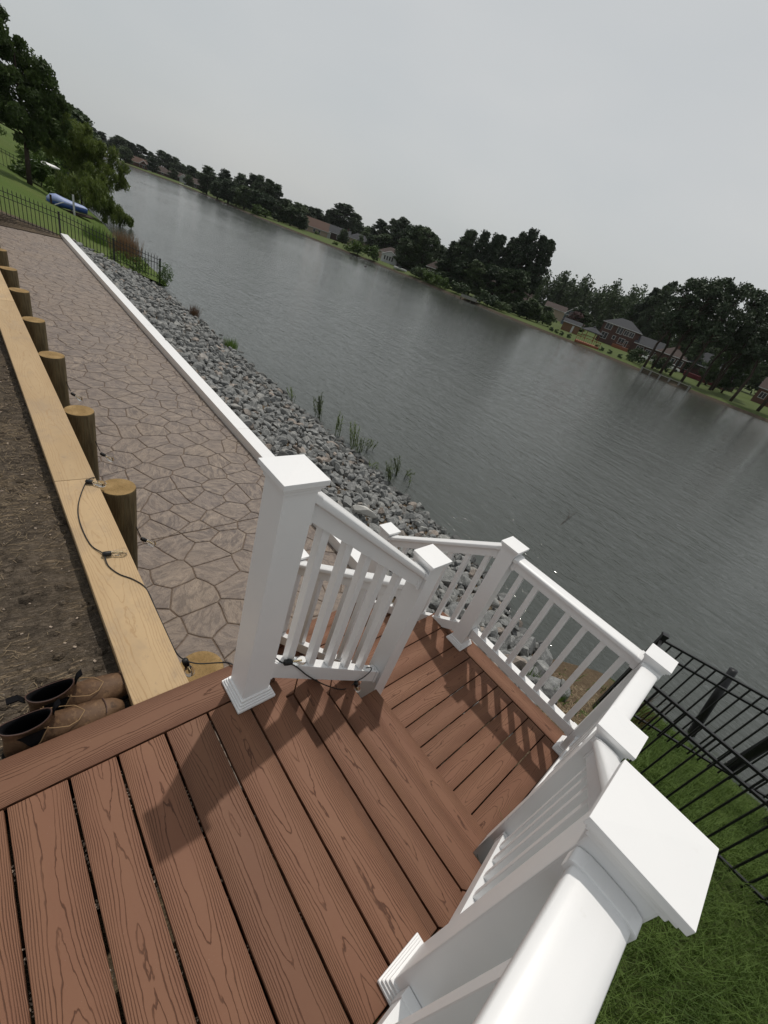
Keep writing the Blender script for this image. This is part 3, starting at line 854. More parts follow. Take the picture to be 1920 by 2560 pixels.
def railing(label, a, b, tz, bz, n_bal, slope=False, pos=None, cat='railing', ends=(True, True)):
    """a, b plan ends; tz, bz height of the rail tops at a and b"""
    a2, b2 = Vector((a[0], a[1], 0)), Vector((b[0], b[1], 0))
    d = (b2 - a2); L = d.length; u = d / L; perp = Vector((-u.y, u.x, 0))
    t = thing('deck_railing', label, cat, (a[0], a[1], bz[0]), 0.0, 'white railing panels round the deck')
    org = Vector((a[0], a[1], bz[0]))
    k = 1.24 if slope else 1.0
    top = [(-0.0455, -0.032), (-0.0465, -0.030), (-0.0465, -0.0105), (-0.044, -0.0065), (-0.031, -0.0012), (-0.012, 0.0), (0.012, 0.0), (0.031, -0.0012), (0.044, -0.0065), (0.0465, -0.0105), (0.0465, -0.030), (0.0455, -0.032), (0.030, -0.035), (0.026, -0.040), (0.026, -0.094), (-0.026, -0.094), (-0.026, -0.040), (-0.030, -0.035)]
    top = [(s, z * k) for s, z in top]
    A, B = a2 + Vector((0, 0, tz[0])) - org, b2 + Vector((0, 0, tz[1])) - org
    tr_ = MB().sweep(top[::-1], A, B, perp).build('top_rail', M['white'], t, smooth=True)
    tr_.data.set_sharp_from_angle(angle=R_(38))
    bot = [(-0.026, 0.0), (-0.0265, -0.003), (-0.0265, -0.076), (-0.022, -0.080), (0.022, -0.080), (0.0265, -0.076), (0.0265, -0.003), (0.026, 0.0)]
    bot = [(s, z * k) for s, z in bot]
    A2, B2 = a2 + Vector((0, 0, bz[0])) - org, b2 + Vector((0, 0, bz[1])) - org
    MB().sweep(bot, A2, B2, perp).build('bottom_rail', M['white'], t)
    for i in range(n_bal):
        f = (i + 1) / (n_bal + 1) if pos is None else pos[i] / L
        c = a2 + d * f
        z1 = tz[0] + (tz[1] - tz[0]) * f - 0.09 * k + 0.004; z0 = bz[0] + (bz[1] - bz[0]) * f - 0.012
        sl0 = (bz[1] - bz[0]) / L; sl1 = (tz[1] - tz[0]) / L
        h = 0.0185
        vv = []
        for zz, sl in ((z0, sl0), (z1, sl1)):
            for (p, q) in ((-h, -h), (h, -h), (h, h), (-h, h)):
                vv.append(u * p + perp * q + Vector((0, 0, zz + sl * p)))
        vv = [v + c - org for v in vv]
        base = c - org
        MB().add([v - base for v in vv], [(3, 2, 1, 0), (4, 5, 6, 7), (0, 1, 5, 4), (1, 2, 6, 5), (2, 3, 7, 6), (3, 0, 4, 7)]).build('baluster', M['white'], t, base, bevel=0.002, seg=1)
    # brackets: moulded collars where the rails meet the posts
    for e, (o_, sgn) in enumerate(((a2, 1), (b2, -1))):
        if not ends[e]: continue
        for zt, sl, prof in ((tz[e], (tz[1] - tz[0]) / L, top), (bz[e], (bz[1] - bz[0]) / L, bot)):
            zc = sum(z for s, z in prof) / len(prof)
            br = MB()
            for grow, ln in ((1.15, 0.030),):
                pr = [(s * grow, zc + (z - zc) * grow) for s, z in prof]
                br.sweep(pr[::-1], o_ + Vector((0, 0, zt)) - org, o_ + u * (sgn * ln) + Vector((0, 0, zt + sl * sgn * ln)) - org, perp)
            br.build('bracket', M['white'], t, bevel=0.003)
    return t
railing('sloping white stair railing on the patio side with a string light on its bottom rail', (-0.222, 0.088), (-0.228, 0.932), (1.005, 0.362), (0.165, -0.480), 5, True, pos=[0.112, 0.247, 0.379, 0.514, 0.652])
railing('sloping white stair railing on the grass side behind the large near post', (0.822, 0.092), (0.819, 0.932), (1.005, 0.362), (0.165, -0.480), 5, True)
railing('level white railing along the water side of the landing', (-0.178, 1.984), (0.749, 1.986), (0.165, 0.165), (-0.600, -0.600), 7, False, pos=[0.095, 0.219, 0.346, 0.473, 0.599, 0.726, 0.853])
railing('short level white railing on the grass side of the landing', (0.814, 1.046), (0.808, 1.928), (0.165, 0.165), (-0.600, -0.600), 7)
railing('sloping white railing of the lower stair nearest the retaining wall', (-0.293, 0.990), (-1.263, 0.990), (0.187, -0.489), (-0.620, -1.330), 6, True)
railing('sloping white railing of the lower stair along the riprap rocks', (-0.293, 1.984), (-1.263, 1.985), (0.187, -0.489), (-0.640, -1.330), 6, True, pos=[0.075, 0.217, 0.355, 0.50, 0.64, 0.78])
railing('level white railing running toward the viewer along the upper deck edge', (0.823, -0.022), (0.823, -1.95), (0.985, 0.985), (0.125, 0.125), 15, ends=(True, False))

# ================================================================== RIPRAP ROCKS
def rock_mesh(seed):
    r = random.Random(seed)
    bm = bmesh.new()
    bmesh.ops.create_icosphere(bm, subdivisions=3, radius=1.0)
    pts = [v.co.copy() for v in bm.verts]
    bm.free()
    sc = Vector((r.uniform(0.95, 1.35), r.uniform(0.75, 1.0), r.uniform(0.55, 0.85)))
    for _ in range(r.randint(9, 13)):
        n = Vector((r.gauss(0, 1), r.gauss(0, 1), r.gauss(0, 1))).normalized()
        d = r.uniform(0.52, 0.80)
        for p in pts:
            q = p.dot(n)
            if q > d: p -= n * (q - d)
    bm = bmesh.new()
    for p in pts:
        w = 1.0 + 0.05 * noise.noise(p * 2.3 + Vector((seed, 0, 0)))
        bm.verts.new(Vector((p.x * sc.x, p.y * sc.y, p.z * sc.z)) * w)
    bmesh.ops.convex_hull(bm, input=bm.verts)
    for v in [v for v in bm.verts if not v.link_faces]: bm.verts.remove(v)
    bmesh.ops.dissolve_limit(bm, angle_limit=R_(11), verts=bm.verts, edges=bm.edges)
    bmesh.ops.triangulate(bm, faces=bm.faces)
    me = bpy.data.meshes.new('rock')
    bm.to_mesh(me); bm.free()
    me.materials.append(M['rock'])
    return me
RM = [rock_mesh(100 + i) for i in range(14)]
r4 = random.Random(5)
def shore_y(x):           # where the rocks meet the water
    return 5.80 - 0.75 * math.exp(-((x + 0.3) / 1.3) ** 2) + 0.18 * noise.noise((x * 0.6, 0, 7)) + (0.2 if x < -12 else 0)
spots = []
cell = {}
for _ in range(70000):
    x = r4.uniform(-21.3, 0.42)
    y = r4.uniform((curb_in(x) + 0.26) if x < -1.2 else (2.20 if x > -0.75 else 2.42), shore_y(x) + 0.25)
    if x > 0.0 and y > 3.6 - (x - 0.0) * 0.6 + 0.6: continue
    if x > 0.12 and y < 2.35: continue
    s = r4.choice((0.045, 0.055, 0.065, 0.075, 0.085, 0.10, 0.12, 0.145)) * (1.3 if x > -1.7 else 1.0)
    kx, ky = int(x / 0.3), int(y / 0.3)
    ok = True
    for i in (-1, 0, 1):
        for j in (-1, 0, 1):
            for (a, b, c) in cell.get((kx + i, ky + j), ()):
                if (a - x) ** 2 + (b - y) ** 2 < (0.68 * (s + c)) ** 2: ok = False
    if not ok: continue
    cell.setdefault((kx, ky), []).append((x, y, s)); spots.append((x, y, s))
def in_view(p, m=0.03):
    q = Vector(p) - CAM
    w = q.dot(cf)
    if w < 0.1: return False
    return abs(q.dot(cr) / w * 1038.4 / 1920) < 0.5 + m and abs(q.dot(cd) / w * 1038.4 / 2560) < 0.5 + m
recs = []
for (x, y, s) in spots:
    z = rough_z(x, y) + s * r4.uniform(0.15, 0.5)
    rot = (r4.uniform(-0.7, 0.7), r4.uniform(-0.7, 0.7), r4.uniform(0, 6.28))
    recs.append((x, y, z, s, rot, r4.randrange(14)))
# a second layer perched on top to roughen the slope
for (x, y, s) in r4.sample(spots, int(len(spots) * 0.30)):
    s2 = r4.uniform(0.055, 0.105); yy = y + r4.uniform(-0.09, 0.09)
    if yy > shore_y(x): continue
    recs.append((x + r4.uniform(-0.09, 0.09), yy, rough_z(x, y) + s + 0.02, s2, (r4.uniform(-0.9, 0.9), r4.uniform(-0.9, 0.9), r4.uniform(0, 6.28)), r4.randrange(14)))
recs.sort(key=lambda q: -q[3] / ((Vector(q[:3]) - CAM).length))
rest = MB(); nr = 0; tones = []
for (x, y, z, s, rot, k) in recs:
    hid = x > -1.05 and y < 2.0
    if nr < 290 and in_view((x, y, z)) and not (x < -0.9 and x > -1.6 and y < 3.0):
        o = bpy.data.objects.new('riprap_rock', RM[k]); COL.objects.link(o)
        o.location = (x, y, z); o.rotation_euler = rot; o.scale = (s, s, s)
        tag(o, 'angular grey granite riprap rock on the near slope between curb, deck and water', 'rock', 'grey riprap rocks nearest the deck')
        nr += 1
    else:
        e = Matrix.Translation((x, y, z)) @ Matrix.Rotation(rot[2], 4, 'Z') @ Matrix.Rotation(rot[1], 4, 'Y') @ Matrix.Rotation(rot[0], 4, 'X') @ Matrix.Scale(s, 4)
        me = RM[k]
        rest.add([e @ v.co for v in me.vertices], [tuple(p.vertices) for p in me.polygons]); tones += [r4.random()] * len(me.vertices)
slope = kind(rest.build('riprap_slope', M['rock']), 'stuff')
slope.data.attributes.new('tone', 'FLOAT', 'POINT').data.foreach_set('value', tones)
white_rock = put('pale_rock', RM[3], None, None, (-2.99, 3.41, rough_z(-2.99, 3.41) + 0.17), (0.25, 0.1, 0.9))
white_rock.scale = (0.17, 0.09, 0.12)
white_rock.data = RM[3].copy(); white_rock.data.materials.clear(); white_rock.data.materials.append(plain('chalk_stone', (0.50, 0.49, 0.46), 0.8, 0.2, var=0.25, scale=12))
tag(white_rock, 'single flat chalk white stone lying among the grey riprap rocks', 'rock')
tan_rock = put('pale_rock', RM[5].copy(), None, None, (-1.05, 4.55, -2.33), (0.2, 0.3, 1.0))
tan_rock.scale = (0.12, 0.11, 0.10); tan_rock.data.materials.clear(); tan_rock.data.materials.append(plain('tan_stone', (0.33, 0.25, 0.17), 0.8, 0.2, var=0.35, scale=14))
tag(tan_rock, 'tan coloured rock at the water edge of the grey riprap', 'rock')

# ================================================================== GRASS AND GROUND COVER
def blades(n, area, zf, lmin, lmax, w, rnd, lean=0.6, dens=None):
    mb = MB()
    for _ in range(n):
        x = rnd.uniform(area[0], area[1]); y = rnd.uniform(area[2], area[3])
        if dens and rnd.random() > dens(x, y): continue
        z = zf(x, y)
        L = rnd.uniform(lmin, lmax); a = rnd.uniform(0, 6.28); ln = rnd.uniform(0.15, lean)
        d = Vector((math.cos(a), math.sin(a), 0)); s = Vector((-d.y, d.x, 0)) * (w * rnd.uniform(0.7, 1.2))
        p0 = Vector((x, y, z - 0.01)); p1 = p0 + d * (L * ln * 0.28) + Vector((0, 0, L * 0.48)); p2 = p0 + d * (L * ln) + Vector((0, 0, L * (0.92 - ln * 0.45)))
        mb.add([p0 - s, p0 + s, p1 + s * 0.8, p1 - s * 0.8, p2], [(0, 1, 2, 3), (3, 2, 4)])
    return mb
r5 = random.Random(11)
def gdens(x, y):
    d = 1.0 - sstep(5.1, 5.7, y + 0.3 * noise.noise((x * 2, y * 2, 5)))
    d *= sstep(0.8, 1.1, x + 0.2 * noise.noise((x * 3, y * 3, 1))) if y > 1.5 else 1.0
    return d * (0.55 + 0.45 * noise.noise((x * 1.6, y * 1.6, 2)))
kind(blades(115000, (0.85, 4.0, -1.4, 5.6), rough_z, 0.09, 0.33, 0.0019, r5, 1.0, gdens).build('long_grass', M['grass']), 'stuff')
# weeds and straw on the bare bank below the landing rail
kind(blades(260, (0.30, 1.15, 2.5, 5.0), rough_z, 0.05, 0.17, 0.006, r5, 0.9, lambda x, y: 0.35 + 0.65 * sstep(0.0, 0.5, noise.noise((x * 2.2, y * 2.2, 8)))).build('bank_weeds', M['weed']), 'stuff')
def bits(n, area, zf, rnd, l0, l1, w, dens=None):
    mb = MB()
    for _ in range(n):
        x = rnd.uniform(area[0], area[1]); y = rnd.uniform(area[2], area[3])
        if dens and rnd.random() > dens(x, y): continue
        a = rnd.uniform(0, 6.28); L = rnd.uniform(l0, l1)
        d = Vector((math.cos(a), math.sin(a), rnd.uniform(-0.25, 0.25))) * L; s = Vector((-d.y, d.x, 0)).normalized() * w
        c = Vector((x, y, zf(x, y) + 0.004 + rnd.random() * 0.008))
        mb.add([c - d - s, c + d - s, c + d + s, c - d + s], [(0, 1, 2, 3)])
    return mb
kind(bits(900, (0.2, 1.2, 2.2, 4.6), rough_z, r5, 0.01, 0.045, 0.0016).build('bank_straw', M['straw']), 'stuff')
sd = lambda x, y: sstep(-0.35, 0.25, noise.noise((x * 1.4, y * 1.4, 11)))
kind(bits(15000, (-5.0, -0.37, -2.0, -0.36), yard_z, r5, 0.004, 0.018, 0.0010, sd).build('straw_mulch', M['straw']), 'stuff')
pb = MB()
for _ in range(700):
    x, y = r5.uniform(-5, -0.37), r5.uniform(-2, -0.36)
    s = r5.uniform(0.002, 0.008)
    pb.box((x, y, yard_z(x, y) + s * 0.3), (s * 1.6, s, s), r5.uniform(0, 3))
kind(pb.build('yard_pebbles', M['debris']), 'stuff')
cl = MB()
for _ in range(900):
    x, y = r5.uniform(-5, -0.37), r5.uniform(-2, -0.36)
    s = r5.uniform(0.008, 0.028)
    cl.lathe([(0.0005, -s * 0.4), (s, 0), (s * 0.6, s * 0.45), (0.0005, s * 0.55)], 6, (x, y, yard_z(x, y)))
kind(cl.build('soil_clods', M['dirt']), 'stuff')
# litter caught between the deck boards
lt = MB()
for _ in range(46):
    gy = r5.choice(ys[2:9]); x0 = r5.uniform(-0.18, 0.6)
    for q in range(r5.randint(2, 7)):
        lt.box((x0 + r5.uniform(-0.03, 0.03), gy + r5.uniform(-0.003, 0.003), -0.02 + r5.uniform(-0.006, 0.004)), (r5.uniform(0.002, 0.009), r5.uniform(0.002, 0.005), 0.003), r5.uniform(0, 3))
for _ in range(26):
    gx = r5.choice(lx[2:7]); y0 = r5.uniform(1.0, 1.9)
    for q in range(r5.randint(1, 5)):
        lt.box((gx + r5.uniform(-0.003, 0.003), y0 + r5.uniform(-0.03, 0.03), ZL - 0.02), (r5.uniform(0.002, 0.005), r5.uniform(0.003, 0.010), 0.003), r5.uniform(0, 3))
kind(lt.build('leaf_litter', M['debris']), 'stuff')

# ================================================================== BLACK METAL FENCES
def fence(label, a, b, h, zfun_top, zfun_base, n_panels, pick_gap, rails, tip, post_w=0.05, pw=0.016, first=True, last=True):
    a2, b2 = Vector((*a, 0)), Vector((*b, 0))
    L = (b2 - a2).length; u = (b2 - a2) / L; ang = math.atan2(u.y, u.x)
    t = thing('metal_fence', label, 'fence', (a[0], a[1], zfun_base(0)), 0.0, 'black metal picket fences')
    org = Vector((a[0], a[1], zfun_base(0)))
    for i in range(n_panels + 1):
        if (i == 0 and not first) or (i == n_panels and not last): continue
        f = i / n_panels; p = a2 + u * (L * f); zt = zfun_top(f) + 0.05; zb = zfun_base(f) - 0.15
        mb = MB().box((0, 0, (zt - zb) / 2), (post_w, post_w, zt - zb))
        mb.box((0, 0, zt - zb + 0.012), (post_w * 1.2, post_w * 1.2, 0.024))
        mb.build('fence_post', M['black_metal'], t, p + Vector((0, 0, zb)) - org, (0, 0, ang))
    for dz in rails:
        for i in range(n_panels):
            f0, f1 = i / n_panels, (i + 1) / n_panels
            p0 = a2 + u * (L * f0) + Vector((0, 0, zfun_top(f0) - dz)) - org; p1 = a2 + u * (L * f1) + Vector((0, 0, zfun_top(f1) - dz)) - org
            MB().sweep([(-0.011, -0.011), (0.011, -0.011), (0.011, 0.011), (-0.011, 0.011)], p0, p1, Vector((-u.y, u.x, 0))).build('fence_rail', M['black_metal'], t)
    n = int(L / pick_gap)
    for i in range(1, n):
        f = i / n
        if min(abs(f - j / n_panels) for j in range(n_panels + 1)) * L < 0.05: continue
        p = a2 + u * (L * f); zt = zfun_top(f) + tip; zb = zfun_top(f) - max(rails) - (0.07 if tip >= 0.0 else 0.05)
        mb = MB().box((0, 0, (zt - zb) / 2), (pw, pw, zt - zb))
        if tip > 0.02:
            w = pw / 2
            mb.add([(-w, -w, zt - zb + .0005), (w, -w, zt - zb + .0005), (w, w, zt - zb + .0005), (-w, w, zt - zb + .0005), (0, 0, zt - zb + 0.05)], [(0, 1, 4), (1, 2, 4), (2, 3, 4), (3, 0, 4)])
        mb.build('picket', M['black_metal'], t, p + Vector((0, 0, zb)) - org, (0, 0, ang))
    return t
# the fence at the far end of the patio, falling to the water
FX = -21.5
def ft(y): return lerp_tab([(-3.0, -0.05), (0.95, -0.95), (2.69, -0.86), (4.39, -1.30), (6.07, -1.68)], y)
def fbz(y): return lerp_tab([(-3.0, -0.60), (0.95, -1.27), (2.69, -1.64), (4.39, -2.12), (6.07, -2.52)], y)
fy0, fy1 = -2.6, 6.08
def top_line(y): return lerp_tab([(-2.6, -0.30), (0.95, -0.62), (2.63, -0.90), (4.35, -1.33), (6.05, -1.69)], y)
fence('black picket fence with pointed tips across the far end of the patio', (FX, fy0), (FX, fy1), 0.9, lambda f: top_line(fy0 + f * (fy1 - fy0)), lambda f: fbz(fy0 + f * (fy1 - fy0)), 5, 0.115, (0.0, 0.16, 0.70), 0.10, 0.055, 0.020)
fence('distant black picket fence on the lawn behind the shade tree', (-44.2, -2.0), (-44.0, 5.0), 1.0, lambda f: left_z(-44, -2 + 7 * f) + 1.0, lambda f: left_z(-44, -2 + 7 * f), 3, 0.19, (0.0, 0.16, 0.9), 0.02, 0.07, 0.022)
# the two runs on the grass beside the deck
fence('near black metal fence run standing in the long grass beside the deck', (0.90, 2.95), (4.55, 2.95), 0.92, lambda f: -0.55, lambda f: -1.47, 2, 0.105, (0.0, 0.155, 0.80), -0.0, 0.050, 0.0125)
fence('outer black metal fence run standing over the lake edge', (0.83, 4.06), (4.4, 5.42), 0.95, lambda f: -0.75 - 0.02 * f, lambda f: -1.98 - 0.5 * f, 2, 0.105, (0.0, 0.15, 1.02), -0.0, 0.050, 0.0125)
fence('short black metal fence run joining the two runs beside the landing', (0.90, 2.99), (0.832, 4.02), 0.9, lambda f: -0.57 - 0.18 * f, lambda f: -1.5 - 0.45 * f, 1, 0.105, (0.0, 0.155, 0.80), -0.0, 0.04, 0.0125, False, False)
t = MB().tube([(2.02, 6.1, -3.1), (1.86, 6.08, -2.3), (1.70, 6.06, -1.5)], 0.055, 12, 0.048).build('leaning_pole', M['black_metal'], smooth=True)
tag(t, 'straight dark pole leaning out of the shallows behind the outer fence run', 'pole')
t = MB().tube([(2.43, 6.0, -3.1), (2.48, 6.05, -1.9), (2.60, 6.15, 0.2)], 0.062, 12).build('mooring_pole', M['black_metal'], smooth=True)
tag(t, 'thick black upright pole standing in the water at the right picture edge', 'pole')

# ================================================================== BOOTS
def boot(label, loc, rz, seed):
    """Chelsea work boot: local +y is the toe, length 0.30"""
    r = random.Random(seed)
    t = thing('leather_boot', label, 'boot', loc, rz, 'pair of worn boots beside the deck')
    N = 36
    def ring(z, yb, yf, w, sq=2.4, toe_w=1.0, dx=0.0):
        out = []
        cy = (yb + yf) / 2; hl = (yf - yb) / 2
        for j in range(N):
            a = 6.28319 * j / N
            c, s = math.cos(a), math.sin(a)
            x = w * math.copysign(abs(c) ** (2 / sq), c); y = cy + hl * math.copysign(abs(s) ** (2 / sq), s)
            f = (y - yb) / (yf - yb)
            x *= (0.80 + 0.32 * math.sin(min(1.0, f * 1.12) * 2.5) * toe_w) if toe_w else 1.0
            out.append(Vector((x + dx, y, z)))
        return out
    so_ = MB().loft([ring(0.0, -0.150, 0.181, 0.050), ring(0.014, -0.155, 0.186, 0.052), ring(0.026, -0.154, 0.185, 0.0515)])
    so_.build('sole', M['sole'], t, smooth=False)
    up = [ring(0.026, -0.149, 0.179, 0.049), ring(0.048, -0.150, 0.176, 0.0500), ring(0.065, -0.149, 0.164, 0.0485), ring(0.078, -0.147, 0.132, 0.0455), ring(0.091, -0.145, 0.082, 0.0430, 2.3, 0.7),
          ring(0.104, -0.144, 0.044, 0.0415, 2.2, 0.5), ring(0.120, -0.143, 0.004, 0.0375, 2.1, 0.3), ring(0.140, -0.144, -0.012, 0.0360, 2.1, 0.1), ring(0.160, -0.146, -0.018, 0.0360, 2.1, 0.05), ring(0.172, -0.147, -0.020, 0.0365, 2.1, 0.05)]
    inn = [ring(0.172, -0.143, -0.024, 0.0330, 2.1, 0.05), ring(0.140, -0.140, -0.016, 0.033, 2.1, 0.1), ring(0.09, -0.139, 0.010, 0.036, 2.1, 0.3), ring(0.045, -0.140, 0.06, 0.040, 2.1, 0.5)]
    for rg in up:
        for v in rg:
            d = 0.0025 * noise.noise((v.x * 30 + seed, v.y * 26, v.z * 40)) + (0.003 * noise.noise((seed, v.y * 45, v.z * 20)) if 0.05 < v.z < 0.13 else 0)
            v.x += d * (1 if v.x > 0 else -1); v.z += d * 0.6
    for rg in up[-3:] + inn[:1]:
        for v in rg:
            v.z -= 0.020 * min(1.0, abs(v.x) / 0.034) ** 1.5 * (0.45 if rg is up[-3] else 1.0)
    MB().loft(up, False, False).build('upper', M['leather'], t, smooth=True)
    MB().loft([up[-1]] + inn, False, True).build('lining', M['elastic'], t, smooth=True)
    # welt line, side elastic gores, pull tabs, instep seams
    w = ring(0.029, -0.1555, 0.1865, 0.0528)
    MB().tube(w + [w[0]], 0.0022, 5, cap=False).build('welt', M['sole'], t)
    for sx in (-1, 1):
        pts = [(0.149, -0.112, -0.040), (0.140, -0.108, -0.042), (0.125, -0.100, -0.050), (0.100, -0.090, -0.062), (0.084, -0.080, -0.074)]
        mb = MB(); vv = []
        for z, y0, y1 in pts:
            base = lerp_tab([(0.084, 0.0455), (0.10, 0.0430), (0.12, 0.0385), (0.14, 0.0368), (0.17, 0.0368)], z)
            for y in (y0, (y0 + y1) / 2, y1):
                vv.append((sx * (base + 0.0012 + (0.0012 if y == (y0 + y1) / 2 else 0)), y, z))
        mb.add(vv, [(i * 3 + j, i * 3 + j + 1, i * 3 + j + 4, i * 3 + j + 3) for i in range(4) for j in range(2)])
        mb.build('elastic_gore', M['elastic'], t)
        MB().tube([(sx * (lerp_tab([(0.084, 0.0455), (0.10, 0.0430), (0.12, 0.0385), (0.14, 0.0368), (0.17, 0.0368)], z) + 0.001), y1 + 0.003, z) for z, y0, y1 in pts], 0.0016, 5).build('gore_seam', M['stitch'], t)
        MB().tube([(sx * 0.037, -0.045, 0.148), (sx * 0.038, -0.020, 0.128), (sx * 0.040, 0.012, 0.110), (sx * 0.030, 0.040, 0.1040), (0.0, 0.062, 0.0985)], 0.0014, 5).build('vamp_seam', M['stitch'], t)
    for y0, dy, dz in ((-0.149, -0.042, 0.006), (-0.018, 0.022, 0.020)):
        mb = MB(); hw = 0.011; th = 0.003
        a = Vector((0, y0, 0.158)); b = Vector((0, y0 + dy * 0.35, 0.158 + 0.028)); c = Vector((0, y0 + dy, 0.158 + 0.022 + dz))
        rings = []
        for p in (a, b, c):
            rings.append([p + Vector((-hw, 0, -th)), p + Vector((hw, 0, -th)), p + Vector((hw, 0, th)), p + Vector((-hw, 0, th))])
        mb.loft(rings).build('pull_tab', M['elastic'], t)
    MB().tube(up[-1] + [up[-1][0]], 0.0022, 6, cap=False).build('collar_binding', M['leather_dark'], t)
    MB().tube([(-0.030, 0.118, 0.0825), (-0.012, 0.1215, 0.0845), (0.012, 0.1215, 0.0845), (0.032, 0.117, 0.0815)], 0.0019, 5).build('toe_crease', M['leather_dark'], t)
    t.scale = (1.06, 1.06, 1.06)
    return t
boot('worn brown leather boot lying farther from the deck with its toe reaching the pine beam', (-0.512, -0.480, yard_z(-0.507, -0.47) + 0.001), 0.03, 3)
boot('worn brown leather boot set close against the deck edge and slightly behind its partner', (-0.4185, -0.556, yard_z(-0.4155, -0.547) + 0.001), 0.02, 8)

# ================================================================== STRING LIGHTS
def bez(pts, n=6):
    """Catmull-Rom through pts"""
    P = [Vector(p) for p in pts]; P = [P[0]] + P + [P[-1]]
    out = []
    for i in range(1, len(P) - 2):
        for k in range(n):
            t = k / n; a, b, c, d = P[i - 1], P[i], P[i + 1], P[i + 2]
            out.append(0.5 * ((2 * b) + (c - a) * t + (2 * a - 5 * b + 4 * c - d) * t * t + (3 * b - a - 3 * c + d) * t ** 3))
    out.append(P[-2]); return out
sl = thing('string_light', 'black outdoor string light cable with clear bulbs trailing from pine beam to stair rail', 'string light', (-1.93, -0.17, -0.02))
so2 = Vector((-1.93, -0.17, -0.02))
path = [(-1.99, -0.140, -0.075), (-1.945, -0.158, -0.015), (-1.902, -0.206, -0.016), (-1.70, -0.279, -0.016), (-1.529, -0.305, -0.016), (-1.335, -0.298, -0.016), (-1.248, -0.265, -0.012), (-1.217, -0.260, -0.006), (-1.146, -0.260, -0.014),
        (-1.072, -0.231, -0.016), (-1.012, -0.184, -0.016), (-0.935, -0.150, -0.020), (-0.80, -0.142, -0.050), (-0.68, -0.140, -0.058), (-0.55, -0.140, -0.05), (-0.485, -0.128, -0.03), (-0.44, -0.090, -0.025), (-0.40, -0.02, -0.015), (-0.363, 0.01, 0.010), (-0.330, 0.035, 0.006), (-0.29, 0.096, 0.004), (-0.24, 0.112, 0.05),
        (-0.222, 0.118, 0.150), (-0.196, 0.150, 0.128), (-0.190, 0.195, 0.097), (-0.192, 0.240, 0.040), (-0.188, 0.310, -0.060), (-0.186, 0.401, -0.174), (-0.184, 0.472, -0.255), (-0.184, 0.586, -0.372), (-0.186, 0.657, -0.415), (-0.188, 0.713, -0.404), (-0.188, 0.775, -0.395), (-0.190, 0.815, -0.370), (-0.192, 0.805, -0.335), (-0.200, 0.770, -0.325)]
cab = bez(path, 6)
MB().tube([p - so2 for p in cab], 0.0030, 6).build('cable', M['cable'], sl, smooth=True)
def bulb(p, d):
    p = Vector(p); d = Vector(d).normalized(); q = d.to_track_quat('Z', 'Y')
    loc = p - so2
    so_ = MB().lathe([(0.006, -0.006), (0.0125, -0.002), (0.0135, 0.010), (0.0125, 0.028), (0.0115, 0.032)], 14).build('socket', M['cable'], sl, loc, q.to_euler(), smooth=True)
    g = MB().lathe([(0.0095, 0.031), (0.011, 0.040), (0.019, 0.066), (0.0215, 0.082), (0.0185, 0.094), (0.009, 0.101), (0.001, 0.102)], 16).build('glass_bulb', M['glass'], so_, smooth=True)
    MB().lathe([(0.003, 0.034), (0.0035, 0.078), (0.0018, 0.082)], 6).build('filament', M['filament'], g, smooth=True)
bulb((-1.222, -0.262, -0.004), (0.12, 1.0, 0.0))
bulb((-1.895, -0.204, -0.004), (0.55, 0.9, -0.02))
bulb((-0.482, -0.128, -0.030), (0.15, 0.25, -1.0))
bulb((-0.193, 0.165, 0.122), (0.10, 1.0, -0.32))
bulb((-0.186, 0.715, -0.412), (0.05, 0.42, -1.0))
for i, (x, z) in enumerate(((-1.80, -0.44), (-2.90, -0.40), (-4.04, -0.38))):
    MB().tube([Vector((x - 0.05, 0.02, z + 0.14)) - so2, Vector((x, 0.055, z + 0.02)) - so2], 0.003, 6).build('cable', M['cable'], sl)
    bulb((x, 0.060, z), (0.2, 0.75, -0.55))

# ================================================================== TREES
def leaf_quads(mb, c, rad, n, size, r, flat=1.0, droop=0.0, asp=1.0):
    for _ in range(n):
        d = Vector((r.gauss(0, 1), r.gauss(0, 1), r.gauss(0, 1))).normalized() * (r.random() ** 0.45)
        p = Vector((c[0] + d.x * rad[0], c[1] + d.y * rad[1], c[2] + d.z * rad[2]))
        nrm = Vector((r.gauss(0, 1), r.gauss(0, 1), r.gauss(0, 1) * flat + 0.4)).normalized()
        u = nrm.orthogonal().normalized(); u.rotate(Matrix.Rotation(r.uniform(0, 6.28), 3, nrm))
        w = nrm.cross(u)
        s = size * r.uniform(0.6, 1.25)
        if droop: w = (w * (1 - droop) + Vector((0, 0, -1)) * droop).normalized()
        a, b = u * s * 0.5, w * s * 0.5 * asp
        mb.add([p - a * 0.6 - b, p + a * 0.6 - b * 0.7, p + a * 0.35 + b, p - a * 0.5 + b * 0.8], [(0, 1, 2, 3)])

